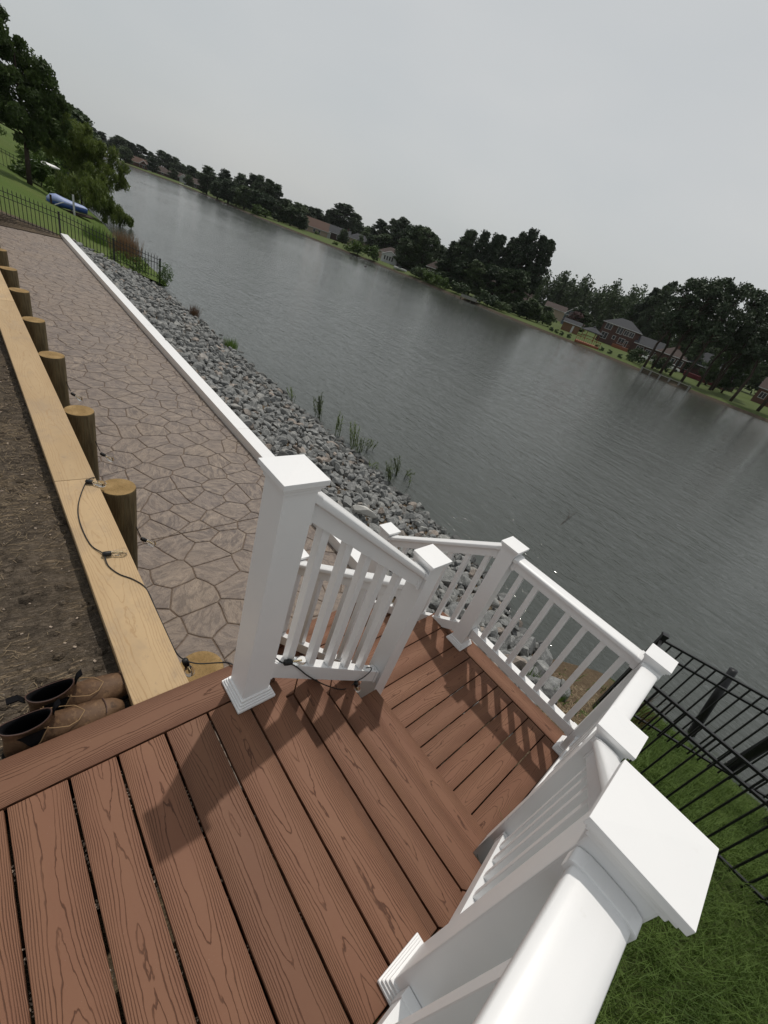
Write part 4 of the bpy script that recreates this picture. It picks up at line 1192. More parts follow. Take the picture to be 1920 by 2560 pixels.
def tree_pair(kind_, seed, nclump, nleaf, size):
    """trunk and crown meshes of a tree one metre tall; crown radius 0.22"""
    r = random.Random(seed)
    cr_, tk = MB(), MB()
    pts = [Vector((0, 0, -0.02))]
    for i in range(1, 7):
        pts.append(Vector((0.012 * r.gauss(0, 1) * i * 0.5, 0.012 * r.gauss(0, 1) * i * 0.5, 0.14 * i)))
    tk.tube(pts, 0.016 if kind_ in 'pq' else 0.020, 7, 0.005)
    for k in range(nclump):
        f = (k + r.random()) / nclump
        if kind_ in 'pq':
            z = (0.30 + 0.68 * f) if kind_ == 'p' else (0.44 + 0.55 * f); prof = 0.10 + 0.90 * math.sin(min(1.0, (1 - f) * 1.25 + 0.12) * 1.57) * (0.75 + 0.25 * math.sin(f * 3.14)); R = 0.20 * prof
        elif kind_ == 'c':
            z = 0.06 + 0.92 * f; R = 0.21 * (1 - f) ** 0.8 + 0.01
        else:
            z = 0.10 + 0.86 * f; R = 0.21 * math.sqrt(max(0.0, 1 - ((f - 0.42) / 0.62) ** 2))
        a = r.uniform(0, 6.28); q = R * r.uniform(0.35, 1.0)
        c = Vector((q * math.cos(a), q * math.sin(a), z))
        cs = r.uniform(0.040, 0.072) if kind_ in 'pq' else r.uniform(0.052, 0.085)
        leaf_quads(cr_, c, (cs * 1.2, cs * 1.2, cs * (0.62 if kind_ in 'pq' else 0.85)), nleaf, size, r)
        if kind_ != 'c' and k % 2 == 0:
            base = Vector((0, 0, z - 0.07 - 0.1 * q)); tk.tube([base, (base + c) / 2 + Vector((0, 0, -0.01)), c], 0.0055, 4, 0.0015, cap=False)
    a = tk.mesh('trunk', True); a.materials.append(M['bark'])
    b = cr_.mesh('crown'); b.materials.append(M[{'p': 'pine_leaf', 'q': 'pine_leaf', 'b': 'broad_leaf', 'c': 'broad_leaf', 'm': 'maroon_leaf'}[kind_]])
    return a, b
PAIRS = {'p': [tree_pair('p', s, 84, 96, 0.030) for s in (1, 2, 3, 4, 5)], 'q': [tree_pair('q', s, 56, 60, 0.025) for s in (41, 42, 43, 44)], 'b': [tree_pair('b', s, 76, 100, 0.033) for s in (11, 12, 13, 14)], 'c': [tree_pair('c', 21, 60, 34, 0.032)], 'm': [tree_pair('m', 31, 50, 44, 0.036)]}
rt = random.Random(77)
WORD = {'p': 'tall dark pine', 'b': 'round dark broadleaf tree', 'c': 'narrow dark conifer', 'm': 'round maroon leaved tree'}
CAT = {'p': 'tree', 'b': 'tree', 'c': 'tree', 'm': 'tree'}
def tree(kind_, x, y, h, rad, label, group, z=-2.2):
    t = thing({'p': 'pine_tree', 'q': 'pine_tree', 'b': 'broadleaf_tree', 'c': 'conifer_tree', 'm': 'maroon_tree'}[kind_], label, 'tree', (x, y, z), rt.uniform(0, 6.28), group)
    k = max(0.65, min(2.4, 1.28 * rad / (0.25 * h)))
    t.scale = (h * k, h * k, h)
    tk, cw = rt.choice(PAIRS[kind_])
    put('trunk', tk, None, t); put('crown', cw, None, t)
    return t
FAR_TREES = [
    ('p', -339.2, 58.6, 7.7, 2.5), ('p', -328.7, 60.5, 11.4, 3.6), ('p', -327.9, 64.9, 10.1, 3.4), ('p', -317.3, 66.7, 9.3, 4.0), ('p', -316.3, 71.5, 8.8, 2.5), ('p', -310.7, 73.2, 10.3, 4.5),
    ('p', -319.7, 78.7, 9.9, 3.2), ('p', -319.1, 80.9, 9.5, 3.1), ('p', -327.7, 87.6, 10.1, 5.0), ('p', -331.3, 93.6, 9.0, 2.9), ('p', -329.6, 99.2, 11.4, 4.5), ('p', -328.6, 102.4, 11.0, 2.9),
    ('p', -327.6, 105.7, 10.7, 4.0), ('p', -326.3, 109.5, 8.1, 3.1), ('p', -315.6, 110.0, 9.2, 2.9), ('p', -309.5, 112.0, 7.4, 3.4), ('p', -310.0, 67.4, 5.7, 3.8), ('p', -306.4, 74.2, 4.9, 3.4),
    ('p', -318.0, 85.3, 5.9, 4.1), ('p', -282.1, 99.7, 8.6, 2.9), ('p', -218.9, 83.3, 9.6, 4.0), ('p', -207.1, 85.9, 10.4, 3.2), ('p', -195.5, 87.5, 10.7, 3.4), ('p', -189.2, 89.1, 11.7, 3.4),
    ('p', -183.6, 89.3, 12.1, 2.7), ('p', -177.8, 89.8, 11.7, 3.1), ('p', -176.3, 92.7, 11.2, 2.7), ('b', -179.0, 98.3, 8.0, 2.9), ('b', -198.8, 79.7, 5.6, 3.4), ('b', -188.1, 79.5, 7.3, 3.4),
    ('b', -182.3, 80.2, 5.9, 3.1), ('b', -176.6, 80.6, 7.0, 3.2), ('b', -172.2, 82.9, 6.8, 3.2), ('b', -167.0, 84.4, 6.9, 3.2), ('b', -166.7, 89.3, 5.4, 3.2), ('b', -164.7, 93.1, 6.0, 3.4),
    ('b', -163.0, 96.0, 5.3, 3.1), ('b', -216.6, 80.9, 4.0, 2.2), ('b', -202.2, 118.1, 8.8, 4.0), ('b', -213.2, 128.9, 9.3, 3.8), ('b', -219.5, 137.7, 9.9, 4.0), ('p', -207.7, 137.5, 11.0, 2.9),
    ('p', -195.8, 137.3, 14.8, 6.8), ('p', -190.9, 140.6, 12.7, 4.5), ('p', -201.6, 137.7, 10.2, 3.8), ('b', -180.0, 141.8, 9.2, 3.1), ('p', -165.6, 135.8, 12.9, 4.1), ('p', -160.0, 137.8, 14.5, 3.6),
    ('p', -154.6, 137.9, 16.0, 4.0), ('b', -120.6, 111.3, 12.3, 2.5), ('b', -115.4, 109.6, 12.8, 3.8), ('b', -110.0, 109.4, 12.3, 3.4), ('b', -111.2, 113.8, 11.9, 2.2), ('b', -155.9, 131.7, 8.7, 4.0),
    ('b', -163.0, 131.1, 6.6, 3.2), ('b', -112.9, 105.0, 8.3, 3.1), ('c', -110.5, 84.6, 4.7, 1.4), ('b', -112.5, 109.7, 12.9, 2.7), ('b', -112.5, 119.5, 10.1, 2.3), ('p', -89.7, 99.7, 10.7, 2.7),
    ('p', -88.2, 101.1, 12.4, 2.2), ('p', -85.2, 99.7, 14.2, 3.1), ('p', -81.4, 100.3, 14.7, 2.7), ('p', -80.3, 103.7, 15.1, 2.3), ('p', -81.5, 107.8, 15.8, 2.2), ('p', -77.9, 108.0, 15.9, 2.5),
    ('p', -75.2, 107.5, 17.2, 2.7), ('p', -72.2, 107.1, 18.4, 3.1), ('p', -70.9, 110.3, 18.1, 2.7), ('p', -70.2, 113.2, 18.1, 1.8), ('b', -88.7, 99.3, 7.0, 3.2), ('b', -82.0, 97.2, 7.1, 3.1),
    ('b', -78.0, 97.9, 8.1, 2.7), ('b', -76.2, 101.8, 8.6, 2.9), ('b', -71.7, 102.6, 8.9, 2.7), ('b', -68.0, 102.7, 9.4, 2.9), ('c', -60.3, 100.5, 7.4, 1.1), ('b', -60.6, 93.2, 2.2, 2.5),
    ('b', -57.5, 92.8, 3.4, 2.5), ('b', -57.1, 95.4, 4.3, 2.0), ('b', -78.9, 94.5, 2.0, 2.9), ('b', -86.6, 95.8, 3.3, 2.2), ('b', -64.7, 134.5, 6.9, 2.3), ('b', -62.0, 133.5, 6.0, 2.2),
    ('m', -60.6, 125.3, 5.2, 2.3), ('b', -67.7, 121.6, 4.0, 1.8), ('c', -65.4, 109.1, 6.9, 1.4), ('b', -102.1, 238.3, 18.7, 3.1), ('b', -95.7, 235.5, 18.8, 3.4), ('b', -89.2, 232.7, 17.8, 3.4),
    ('b', -109.1, 240.6, 17.8, 3.6), ('b', -118.8, 241.6, 17.8, 4.3), ('b', -127.5, 237.1, 18.2, 5.2), ('p', -69.2, 186.8, 15.4, 3.1), ('b', -64.3, 172.6, 14.3, 2.9), ('p', -54.7, 154.8, 18.1, 3.1),
    ('p', -51.2, 150.8, 19.0, 2.9), ('p', -53.7, 160.5, 21.3, 2.5), ('b', -30.4, 146.2, 11.0, 2.9), ('b', -52.7, 158.7, 13.1, 2.9), ('b', -45.2, 152.7, 13.0, 2.9), ('b', -38.0, 144.4, 12.2, 2.7),
    ('b', -30.9, 135.8, 10.2, 2.0), ('b', -21.5, 117.4, 10.2, 2.2), ('b', -16.4, 108.1, 10.1, 2.0),
]
def zone(x):
    if x < -250: return 'along the far end of the lake'
    if x < -170: return 'left of the long tan house'
    if x < -104: return 'round the middle far shore houses'
    if x < -64: return 'right of the white sunroom house'
    return 'near the two storey brick house'
ORD20 = ORD + ['fifteenth', 'sixteenth', 'seventeenth', 'eighteenth', 'nineteenth', 'twentieth', 'next']
seen = {}
for (k, x, y, h, rad) in sorted(FAR_TREES, key=lambda q: math.atan2(q[1] - 0.64, q[2] + 0.58)):
    zn = zone(x)
    if k == 'm': lab, grp = 'round maroon leaved tree between blue gabled house and brick house', None
    else:
        seen[(k, zn)] = seen.get((k, zn), 0) + 1
        lab = f'{ORD20[min(20, seen[(k, zn)] - 1)]} {WORD[k]} from the left {zn}'; grp = f'{WORD[k]}s {zn}'
    tree(k, x, y, h, rad, lab, grp)
for i, (x, y, h, rad) in enumerate(((-294, 71.6, 6.5, 3.2), (-295, 84.4, 6.0, 2.6), (-297, 95.0, 5.0, 2.2), (-293, 107, 6.0, 3.0), (-252, 87.5, 4.5, 2.0), (-254, 101, 6.5, 3.0), (-168, 100, 5.0, 2.0), (-165, 117.5, 5.0, 2.0))):
    tree('b', x, y, h, rad, f'{ORD[i]} small broadleaf tree from the left between the lakeside houses', 'small trees between the lakeside houses')
PINES_R = [(-26.7, 90.0, 14.8), (-26.9, 95.4, 15.6), (-23.8, 90.7, 15.6), (-23.5, 96.0, 16.6), (-19.8, 90.2, 15.8), (-18.3, 95.8, 16.2), (-17.2, 100.7, 16.8), (-17.3, 103.7, 17.0), (-11.8, 90.5, 15.8)]
for i, (x, y, h) in enumerate(sorted(PINES_R, key=lambda q: math.atan2(q[0] - 0.64, q[1] + 0.58))):
    t = tree('q', x, y, h, 3.1, f'{ORD[i]} tall bare trunked pine from the left on the lawn at the right edge', 'tall pines on the lawn at the right edge')
for i, (x, y, h, rad) in enumerate(((-8.0, 93, 15.5, 3.4), (-4.0, 99, 16.0, 3.6), (0.5, 92, 15.0, 3.4))):
    tree('q', x, y, h, rad, f'{ORD[i]} tall pine from the left at the right picture border of the far lawn', 'tall pines at the right picture border')
# low shrubs
def shrub_mesh(seed, n=26, leaf=40, size=0.09):
    r = random.Random(seed); mb = MB()
    for _ in range(n):
        a = r.uniform(0, 6.28); q = 0.36 * math.sqrt(r.random()); z = r.uniform(0.18, 0.85) * (1 - q * 0.7)
        leaf_quads(mb, (q * math.cos(a), q * math.sin(a), z), (0.17, 0.17, 0.15), leaf, size, r)
    me = mb.mesh('shrub'); return me
SHM = [shrub_mesh(1), shrub_mesh(2)]
for m_ in SHM: m_.materials.append(M['shrub_leaf'])
SHD = [shrub_mesh(3), shrub_mesh(4)]
for m_ in SHD: m_.materials.append(M['broad_leaf'])
def shrub(x, y, w, h, label, meshes, group=None, z=-2.2, name='shrub'):
    o = put(name, rt.choice(meshes), None, None, (x, y, z - 0.05), (0, 0, rt.uniform(0, 6.28)))
    o.scale = (w, w, h)
    return tag(o, label, 'shrub', group)
for i, (x, y) in enumerate([(-45.2, 86.2), (-43.9, 86.0), (-42.4, 85.5), (-41.2, 86.4), (-35.5, 87.4), (-33.8, 85.9), (-32.6, 87.1), (-30.3, 86.5)]):
    shrub(x, y, 1.15, 1.0, (f'{ORD[i]} clipped round shrub from the left on the bank left of the gazebo' if i < 4 else f'{ORD[i - 4]} clipped round shrub right of the gazebo on the brick house lawn'), SHD, 'clipped round shrubs along the far bank', name='clipped_shrub')
for (x, y, w, h, lab) in ((-108.7, 81.5, 6.0, 4.0, 'bright green waterside bush left of the white sunroom house'), (-104, 84, 5.5, 4.2, 'tall yellow green bush beside the conifer on the far shore'), (-80.6, 84.0, 4.0, 3.2, 'bright green bush at the left of the bushes before the dark house'),
                         (-77.5, 83.8, 4.0, 2.9, 'bright green bush in the middle of the bushes before the dark house'), (-74.5, 83.6, 3.6, 2.8, 'bright green bush at the right of the bushes before the dark house'), (-171, 109, 2.4, 1.4, 'small dark bush on the lawn of the tan roofed house'),
                         (-163.0, 80.5, 7.5, 3.6, 'rounded green bush at the left end of the bright far lawn'), (-124, 85.8, 2.2, 1.2, 'small green bush on the bright lawn before the grey roofed house')):
    shrub(x, y, w, h, lab, SHM, None)
for (x, y, w, h, lab) in ((-29.6, 92, 4.5, 3.2, 'dark hedge mass right of the brick house lawn'), (-26.4, 97, 4.5, 3.2, 'dark hedge mass behind the first bare trunked pine'), (-56.5, 97, 5.0, 4.4, 'dark evergreen hedge left of the small brown shed'), (-53.2, 98, 4.6, 4.0, 'dark evergreen hedge close beside the small brown shed')):
    shrub(x, y, w, h, lab, SHD, None)
for i, (x, y, w, h) in enumerate(((-87.0, 86.6, 5.0, 3.0), (-84.0, 85.2, 5.4, 3.4), (-81.5, 87.0, 5.5, 3.6), (-70.5, 84.6, 5.2, 3.2), (-63.5, 85.0, 5.0, 3.6), (-60.0, 84.6, 4.8, 3.0), (-57.0, 84.4, 4.4, 2.4))):
    shrub(x, y, w, h, f'{ORD[i]} dark bush from the left along the water under the tall pine clump', SHD, 'dark bushes along the water under the pine clump')
# the wood behind everything reads as one mass
wd = MB(); rw_ = random.Random(9)
line = [(-420, 130), (-330, 150), (-260, 170), (-210, 165), (-170, 170), (-130, 190), (-100, 215), (-70, 200), (-40, 185), (-10, 165), (30, 150), (90, 150)]
WOOD_H = [(-420, 9), (-260, 9), (-210, 10), (-170, 11), (-130, 16), (-100, 21), (-70, 20.5), (-40, 17.5), (-10, 14), (90, 12)]
for (a, b) in zip(line, line[1:]):
    L = math.hypot(b[0] - a[0], b[1] - a[1]); n = int(L / 1.15)
    for i in range(n):
        f = (i + rw_.random()) / n
        x = a[0] + (b[0] - a[0]) * f + rw_.uniform(-4, 4); y = a[1] + (b[1] - a[1]) * f + rw_.uniform(0, 16)
        H = lerp_tab(WOOD_H, x) * rw_.uniform(0.72, 1.06)
        for q in range(5):
            z = -2.2 + H * (0.15 + 0.85 * (q + rw_.random()) / 5); rr_ = 3.1 * (1.08 - 0.42 * (z + 2.2) / H)
            leaf_quads(wd, (x + rw_.uniform(-1.4, 1.4), y + rw_.uniform(-1.4, 1.4), z), (rr_, rr_, H * 0.15), 84, 0.95, rw_)
kind(wd.build('far_woodland', M['broad_leaf']), 'stuff')

# shade tree and waterside growth on the left bank
def big_tree(name, label, loc, h, seed, clumps, leaf, nleaf, mat, trunk_r, droop=0.0, asp=1.0):
    r = random.Random(seed)
    t = thing(name, label, 'tree', loc)
    tk, cw = MB(), MB()
    top = Vector((0, 0, h * 0.80))
    pts = [Vector((0, 0, -0.2)), Vector((0.02, 0.03, h * 0.18)), Vector((-0.05, 0.06, h * 0.38)), Vector((0.0, 0.0, h * 0.6)), top]
    tk.tube(pts, trunk_r, 9, trunk_r * 0.25)
    for (x, y, z, rad) in clumps:
        for q in range(11):
            c = (x + r.gauss(0, rad * 0.46), y + r.gauss(0, rad * 0.46), z + r.gauss(0, rad * 0.42))
            rr_ = rad * r.uniform(0.22, 0.46)
            leaf_quads(cw, c, (rr_, rr_, rr_ * (0.8 + droop * 0.9)), int(nleaf * rad * 0.42), leaf, r, 0.6, droop, asp)
        b = Vector((0, 0, max(h * 0.22, min(z - 0.9, h * 0.62))))
        tk.tube([b, (b + Vector((x, y, z))) / 2 + Vector((0, 0, -0.15)), Vector((x, y, z))], trunk_r * 0.32, 5, trunk_r * 0.06, cap=False)
    tk.build('trunk', M['bark'], t, smooth=True); cw.build('crown', mat, t)
    return t
big_tree('shade_tree', 'tall leafy shade tree with a bare grey trunk on the left lawn', (-40.0, 3.9, -1.80), 8.2, 4,
         [(0.2, -1.6, 6.6, 1.5), (0, -0.7, 6.6, 1.25), (0.5, -2.4, 5.0, 1.5), (-0.4, 0.6, 6.0, 1.2), (0.3, -0.8, 5.2, 1.5), (0.2, 1.2, 4.5, 1.1), (-0.5, 2.0, 4.6, 0.75), (0.2, -2.6, 3.4, 1.2), (0.4, -0.9, 3.4, 1.2), (-0.2, 0.6, 3.6, 1.1), (0.6, 1.6, 3.4, 0.8), (0, -2.1, 7.0, 1.1), (0, -3.2, 6.4, 1.2), (0.2, 0.3, 2.8, 0.8)], 0.13, 520, M['near_leaf'], 0.15, 0.2, 1.8)
big_tree('willow_tree', 'spreading yellow green willow hanging over the water behind the covered boat', (-46.5, 7.2, -2.50), 5.5, 6,
         [(0, -0.8, 3.4, 1.3), (0.4, 0.6, 4.1, 1.3), (0, 1.6, 3.6, 1.2), (0.6, 2.5, 2.8, 1.0), (0.2, 0.2, 2.4, 1.3), (1.2, 1.4, 1.9, 1.2), (2.2, 1.6, 1.3, 1.0), (2.2, 0.8, 1.4, 1.0), (-0.4, -0.2, 4.9, 0.9), (0.2, 3.2, 2.4, 0.7)], 0.105, 460, M['willow_leaf'], 0.16, 0.45, 2.6)
big_tree('willow_tree', 'low willow bush drooping into the water beside the covered boat', (-39.5, 6.5, -2.62), 2.4, 16,
         [(0, -0.6, 1.3, 0.9), (0.3, 0.4, 1.6, 0.9), (0.6, 1.2, 1.0, 0.9), (0.9, 2.0, 0.8, 0.7), (0.4, 2.6, 0.5, 0.5), (1.3, 0.6, 0.9, 0.8)], 0.085, 420, M['willow_leaf'], 0.07, 0.55, 3.2)
big_tree('broadleaf_tree', 'light green leafy tree at the left picture edge beyond the distant fence', (-62, 3.6, left_z(-62, 3.6)), 5.4, 9, [(0, -1, 3.6, 1.6), (0, 1.2, 3.4, 1.5), (0, 0, 4.6, 1.3), (0.5, 2.6, 2.6, 1.1), (0, -2.6, 3.0, 1.5), (0, 0.4, 2.0, 1.3)], 0.13, 240, M['shrub_leaf'], 0.14)
for i, (x, y, h, rad) in enumerate(sorted(((-74, 11, 7.5, 2.6), (-92, 15.5, 8.5, 2.8), (-112, 19, 9.0, 3.0), (-140, 23, 9.5, 3.2), (-175, 28, 9.5, 3.4), (-215, 33, 10.0, 3.6), (-262, 40, 10.5, 3.8), (-66, 0.5, 8, 3.0), (-84, 3, 9, 3.4), (-110, 6, 10, 3.6)), key=lambda q: -q[0])):
    tree('b', x, y, h, rad, (f'{ORD[i]} of the dark trees, nearest first, on the left bank behind the shade tree'), 'dark trees on the left bank', left_z(x, y) - 0.2)
for (x, y, w, h, lab) in ((-43.5, 4.4, 2.6, 2.0, 'bright green bush just right of the shade tree trunk'), (-41.8, 5.9, 2.4, 1.7, 'dense green bush directly behind the covered boat'), (-52, 6.3, 4.0, 2.8, 'light green bush beside the white canoe')):
    shrub(x, y, w, h, lab, SHM, None, left_z(x, y))
# covered boat on its lift
bt = thing('covered_boat', 'small boat under a blue tarpaulin on a low lift at the left bank', 'boat', (-34.9, 5.0, -2.05))
prof = [(-1.05, 0.05, 0.30, 0.16), (-0.85, 0.20, 0.52, 0.24), (-0.55, 0.27, 0.60, 0.30), (-0.2, 0.30, 0.50, 0.33), (0.2, 0.32, 0.42, 0.33), (0.6, 0.30, 0.36, 0.31), (0.9, 0.27, 0.32, 0.27), (1.05, 0.20, 0.24, 0.22)]
hull, cov = [], []
for y, w, zt, w2 in prof:
    hull.append([Vector((math.sin(a) * w2 * 1.5, y, -0.02 + 0.36 * (1 - math.cos(a)) * 0.9)) for a in [-1.5 + 3.0 * i / 10 for i in range(11)]] + [Vector((0, y, 0.30))])
    cov.append([Vector((math.cos(a) * w2 * 1.55, y, 0.29 + math.sin(a) * (zt - 0.19))) for a in [3.1416 * i / 10 for i in range(11)]] + [Vector((0, y, 0.27))])
MB().loft(hull).build('hull_cover', M['tarp_blue'], bt, smooth=True)
MB().loft(cov).build('top_cover', M['tarp_light'], bt, smooth=True)
bt.scale = (0.8, 0.92, 0.88)
lf = thing('boat_lift', 'white posted boat lift cradle under the covered boat', 'boat lift', (-34.9, 5.0, -2.25))
for (y, z0, z1) in ((-0.85, 0.0, 0.75), (0.22, -0.15, 1.05)):
    MB().box((0.0, 0, (z0 + z1) / 2), (0.09, 0.09, z1 - z0)).build('lift_post', M['trim'] if y > 0 else M['bark'], lf, (0.62, y, 0))
    MB().box((0, 0, 0), (1.2, 0.06, 0.06)).build('lift_arm', M['trim'], lf, (0.1, y, 0.17))
MB().tube([(0.62, -0.70, 0.30), (0.62, -0.25, 0.55)], 0.025, 6).build('lift_strut', M['trim'], lf)
MB().box((0, 0, 0), (1.0, 2.2, 0.07)).build('lift_base', M['bark'], lf, (0.0, 0.1, 0.06))
cn = MB().loft([[Vector((math.sin(a) * w, y, z + 0.28 * math.cos(a) * w / 0.4)) for a in [-1.6 + 3.2 * i / 8 for i in range(9)]] for y, w, z in ((-0.95, 0.05, 0.55), (-0.6, 0.28, 0.5), (0, 0.4, 0.48), (0.6, 0.28, 0.5), (0.95, 0.05, 0.55))]).build('canoe', M['hull_white'], None, (-49.0, 6.0, left_z(-49, 6.0) + 0.72), (0, 0, 0), smooth=True)
tag(cn, 'white upturned canoe among the bushes behind the shade tree', 'canoe')
# reeds, weeds at the fence, plants standing in the water
def reed_clump(name, label, x, y, z, h, w, n, mat, seed, th=0.006, group=None):
    r = random.Random(seed); mb = MB()
    for _ in range(n):
        a = r.uniform(0, 6.28); q = w * math.sqrt(r.random()); p = Vector((q * math.cos(a), q * math.sin(a), -0.05))
        L = h * r.uniform(0.6, 1.05); ln = Vector((r.gauss(0, 0.16), r.gauss(0, 0.16), 1)).normalized()
        s = Vector((math.cos(a + 1.2), math.sin(a + 1.2), 0)) * th
        m1 = p + ln * L * 0.55; tp = p + ln * L + Vector((r.gauss(0, 0.06), r.gauss(0, 0.06), -0.02)) * L
        mb.add([p - s, p + s, m1 + s * 0.8, m1 - s * 0.8, tp], [(0, 1, 2, 3), (3, 2, 4)])
    o = mb.build(name, mat, None, (x, y, z)); return tag(o, label, 'plant', group)
reed_clump('reed_clump', 'tall clump of reddish brown dry reeds at the water edge beyond the fence', -24.9, 5.6, -2.45, 1.30, 0.65, 420, M['reed_brown'], 1, 0.012)
reed_clump('reed_clump', 'greener half of the dry reeds beyond the fence', -26.0, 4.7, -2.3, 1.0, 0.6, 300, M['weed'], 2, 0.012)
reed_clump('reed_clump', 'single small brown reed tuft standing in water off the rocks', -17.2, 6.05, -2.72, 0.52, 0.20, 130, M['reed_brown'], 3, 0.007)
reed_clump('reed_clump', 'small bright green tuft at the water edge of the rocks', -13.6, 5.95, -2.70, 0.42, 0.26, 150, M['weed'], 4, 0.008)
reed_clump('reed_clump', 'thin dry reeds on the bank behind the near fence run', 1.15, 4.35, -2.1, 0.75, 0.20, 60, M['reed_brown'], 5, 0.004)
def weed_bush(label, x, y, z, h, w, n, seed, name='weed_bush'):
    r = random.Random(seed); mb = MB()
    for _ in range(n):
        a = r.uniform(0, 6.28); q = w * math.sqrt(r.random()); zz = h * r.random()
        leaf_quads(mb, (q * math.cos(a), q * math.sin(a), zz), (0.10, 0.10, 0.12), 16, 0.05 if y > 5 or y > 4.5 else 0.028, r)
    return tag(mb.build(name, M['weed'], None, (x, y, z)), label, 'plant')
weed_bush('leafy green weed at the water end post of the patio fence', -21.35, 6.25, -2.6, 0.80, 0.28, 70, 1)
weed_bush('leafy green weed against the last panel of the patio fence', -21.75, 5.35, -2.4, 0.60, 0.38, 70, 2)
weed_bush('leafy green weed below the second post of the patio fence', -21.8, 4.6, -2.15, 0.42, 0.34, 50, 3)
reed_clump('weed_tuft', 'green grassy weed tuft at the end of the rocks below the landing rail', 0.22, 3.40, ground_z(0.22, 3.40), 0.30, 0.13, 150, M['weed'], 14, 0.005)
reed_clump('weed_tuft', 'small green weed tuft on the bare soil below the landing rail', 0.52, 3.55, ground_z(0.52, 3.55), 0.18, 0.10, 70, M['weed'], 15, 0.004)
def water_plant(label, x, y, h, lean, seed, n=4):
    r = random.Random(seed); mb = MB()
    for i in range(n):
        px, py = r.gauss(0, 0.05), r.gauss(0, 0.05); L = h * r.uniform(0.55, 1.0)
        b = Vector((px, py, -0.15)); m1 = Vector((px + lean * 0.3 + r.gauss(0, 0.03), py + r.gauss(0, 0.03), L * 0.5)); tp = Vector((px + lean + r.gauss(0, 0.06), py + r.gauss(0, 0.06), L))
        mb.tube([b, m1, tp], 0.008, 5, 0.003)
        for q in range(int(48 * L / 0.5)):
            f = 0.25 + 0.75 * r.random(); p = b.lerp(tp, f) if f > 0.5 else b.lerp(m1, f * 2)
            d = Vector((r.gauss(0, 1), r.gauss(0, 1), 0.9)).normalized() * r.uniform(0.035, 0.10); s = Vector((-d.y, d.x, 0)).normalized() * 0.008
            p = Vector((px, py, 0)).lerp(Vector((tp.x, tp.y, L)), f); p.z = L * f
            mb.add([p - s, p + s, p + d], [(0, 1, 2)])
    o = mb.build('water_plant', M['twig'], None, (x, y, ZW))
    return tag(o, label, 'plant', 'leafy stems standing in the shallows')
for i, (x, y, h, ln, n, lab) in enumerate(((-8.01, 6.05, 0.69, -0.24, 9, 'densest leafy stem clump standing in the shallows off the rocks'), (-7.1, 6.05, 0.76, -0.07, 3, 'tall thin pair of stems right of the densest clump in the shallows'), (-6.57, 6.2, 0.62, -0.2, 5, 'slender leafy stems in the middle of the shallows row'),
        (-6.05, 5.92, 0.48, -0.2, 4, 'shorter stems below the middle clump in the shallows'), (-6.34, 6.5, 0.36, 0.1, 3, 'small outer stems farthest from the rocks'), (-5.5, 5.95, 0.17, 0.02, 3, 'tiny twigs barely above the water between two stem clumps'), (-4.86, 5.92, 0.47, -0.15, 5, 'leafy stems nearest the deck close to the rocks'),
        (-5.06, 6.36, 0.51, -0.18, 4, 'leafy stems nearest the deck farther from the rocks'), (-4.57, 6.38, 0.27, 0.0, 1, 'single bare twig in the water nearest the deck'), (-9.24, 5.85, 0.36, -0.19, 2, 'thin single stem at the left of the shallows row'), (-5.0, 6.6, 0.24, 0.06, 2, 'two small twigs beyond the leafy stems nearest the deck'))):
    water_plant(lab, x, y, h, ln, 50 + i, n + 2 if n > 1 else 1)
tw = MB().tube([(-2.06, 9.3, ZW - 0.03), (-2.16, 10.0, ZW + 0.05), (-2.29, 10.95, ZW + 0.03)], 0.008, 5, 0.003).tube([(-2.18, 10.1, ZW + 0.05), (-2.36, 10.5, ZW + 0.10)], 0.008, 4, 0.003).build('drifting_branch', M['bark'])
tag(tw, 'dark bare branch poking out of the open water beyond the landing rail', 'branch')

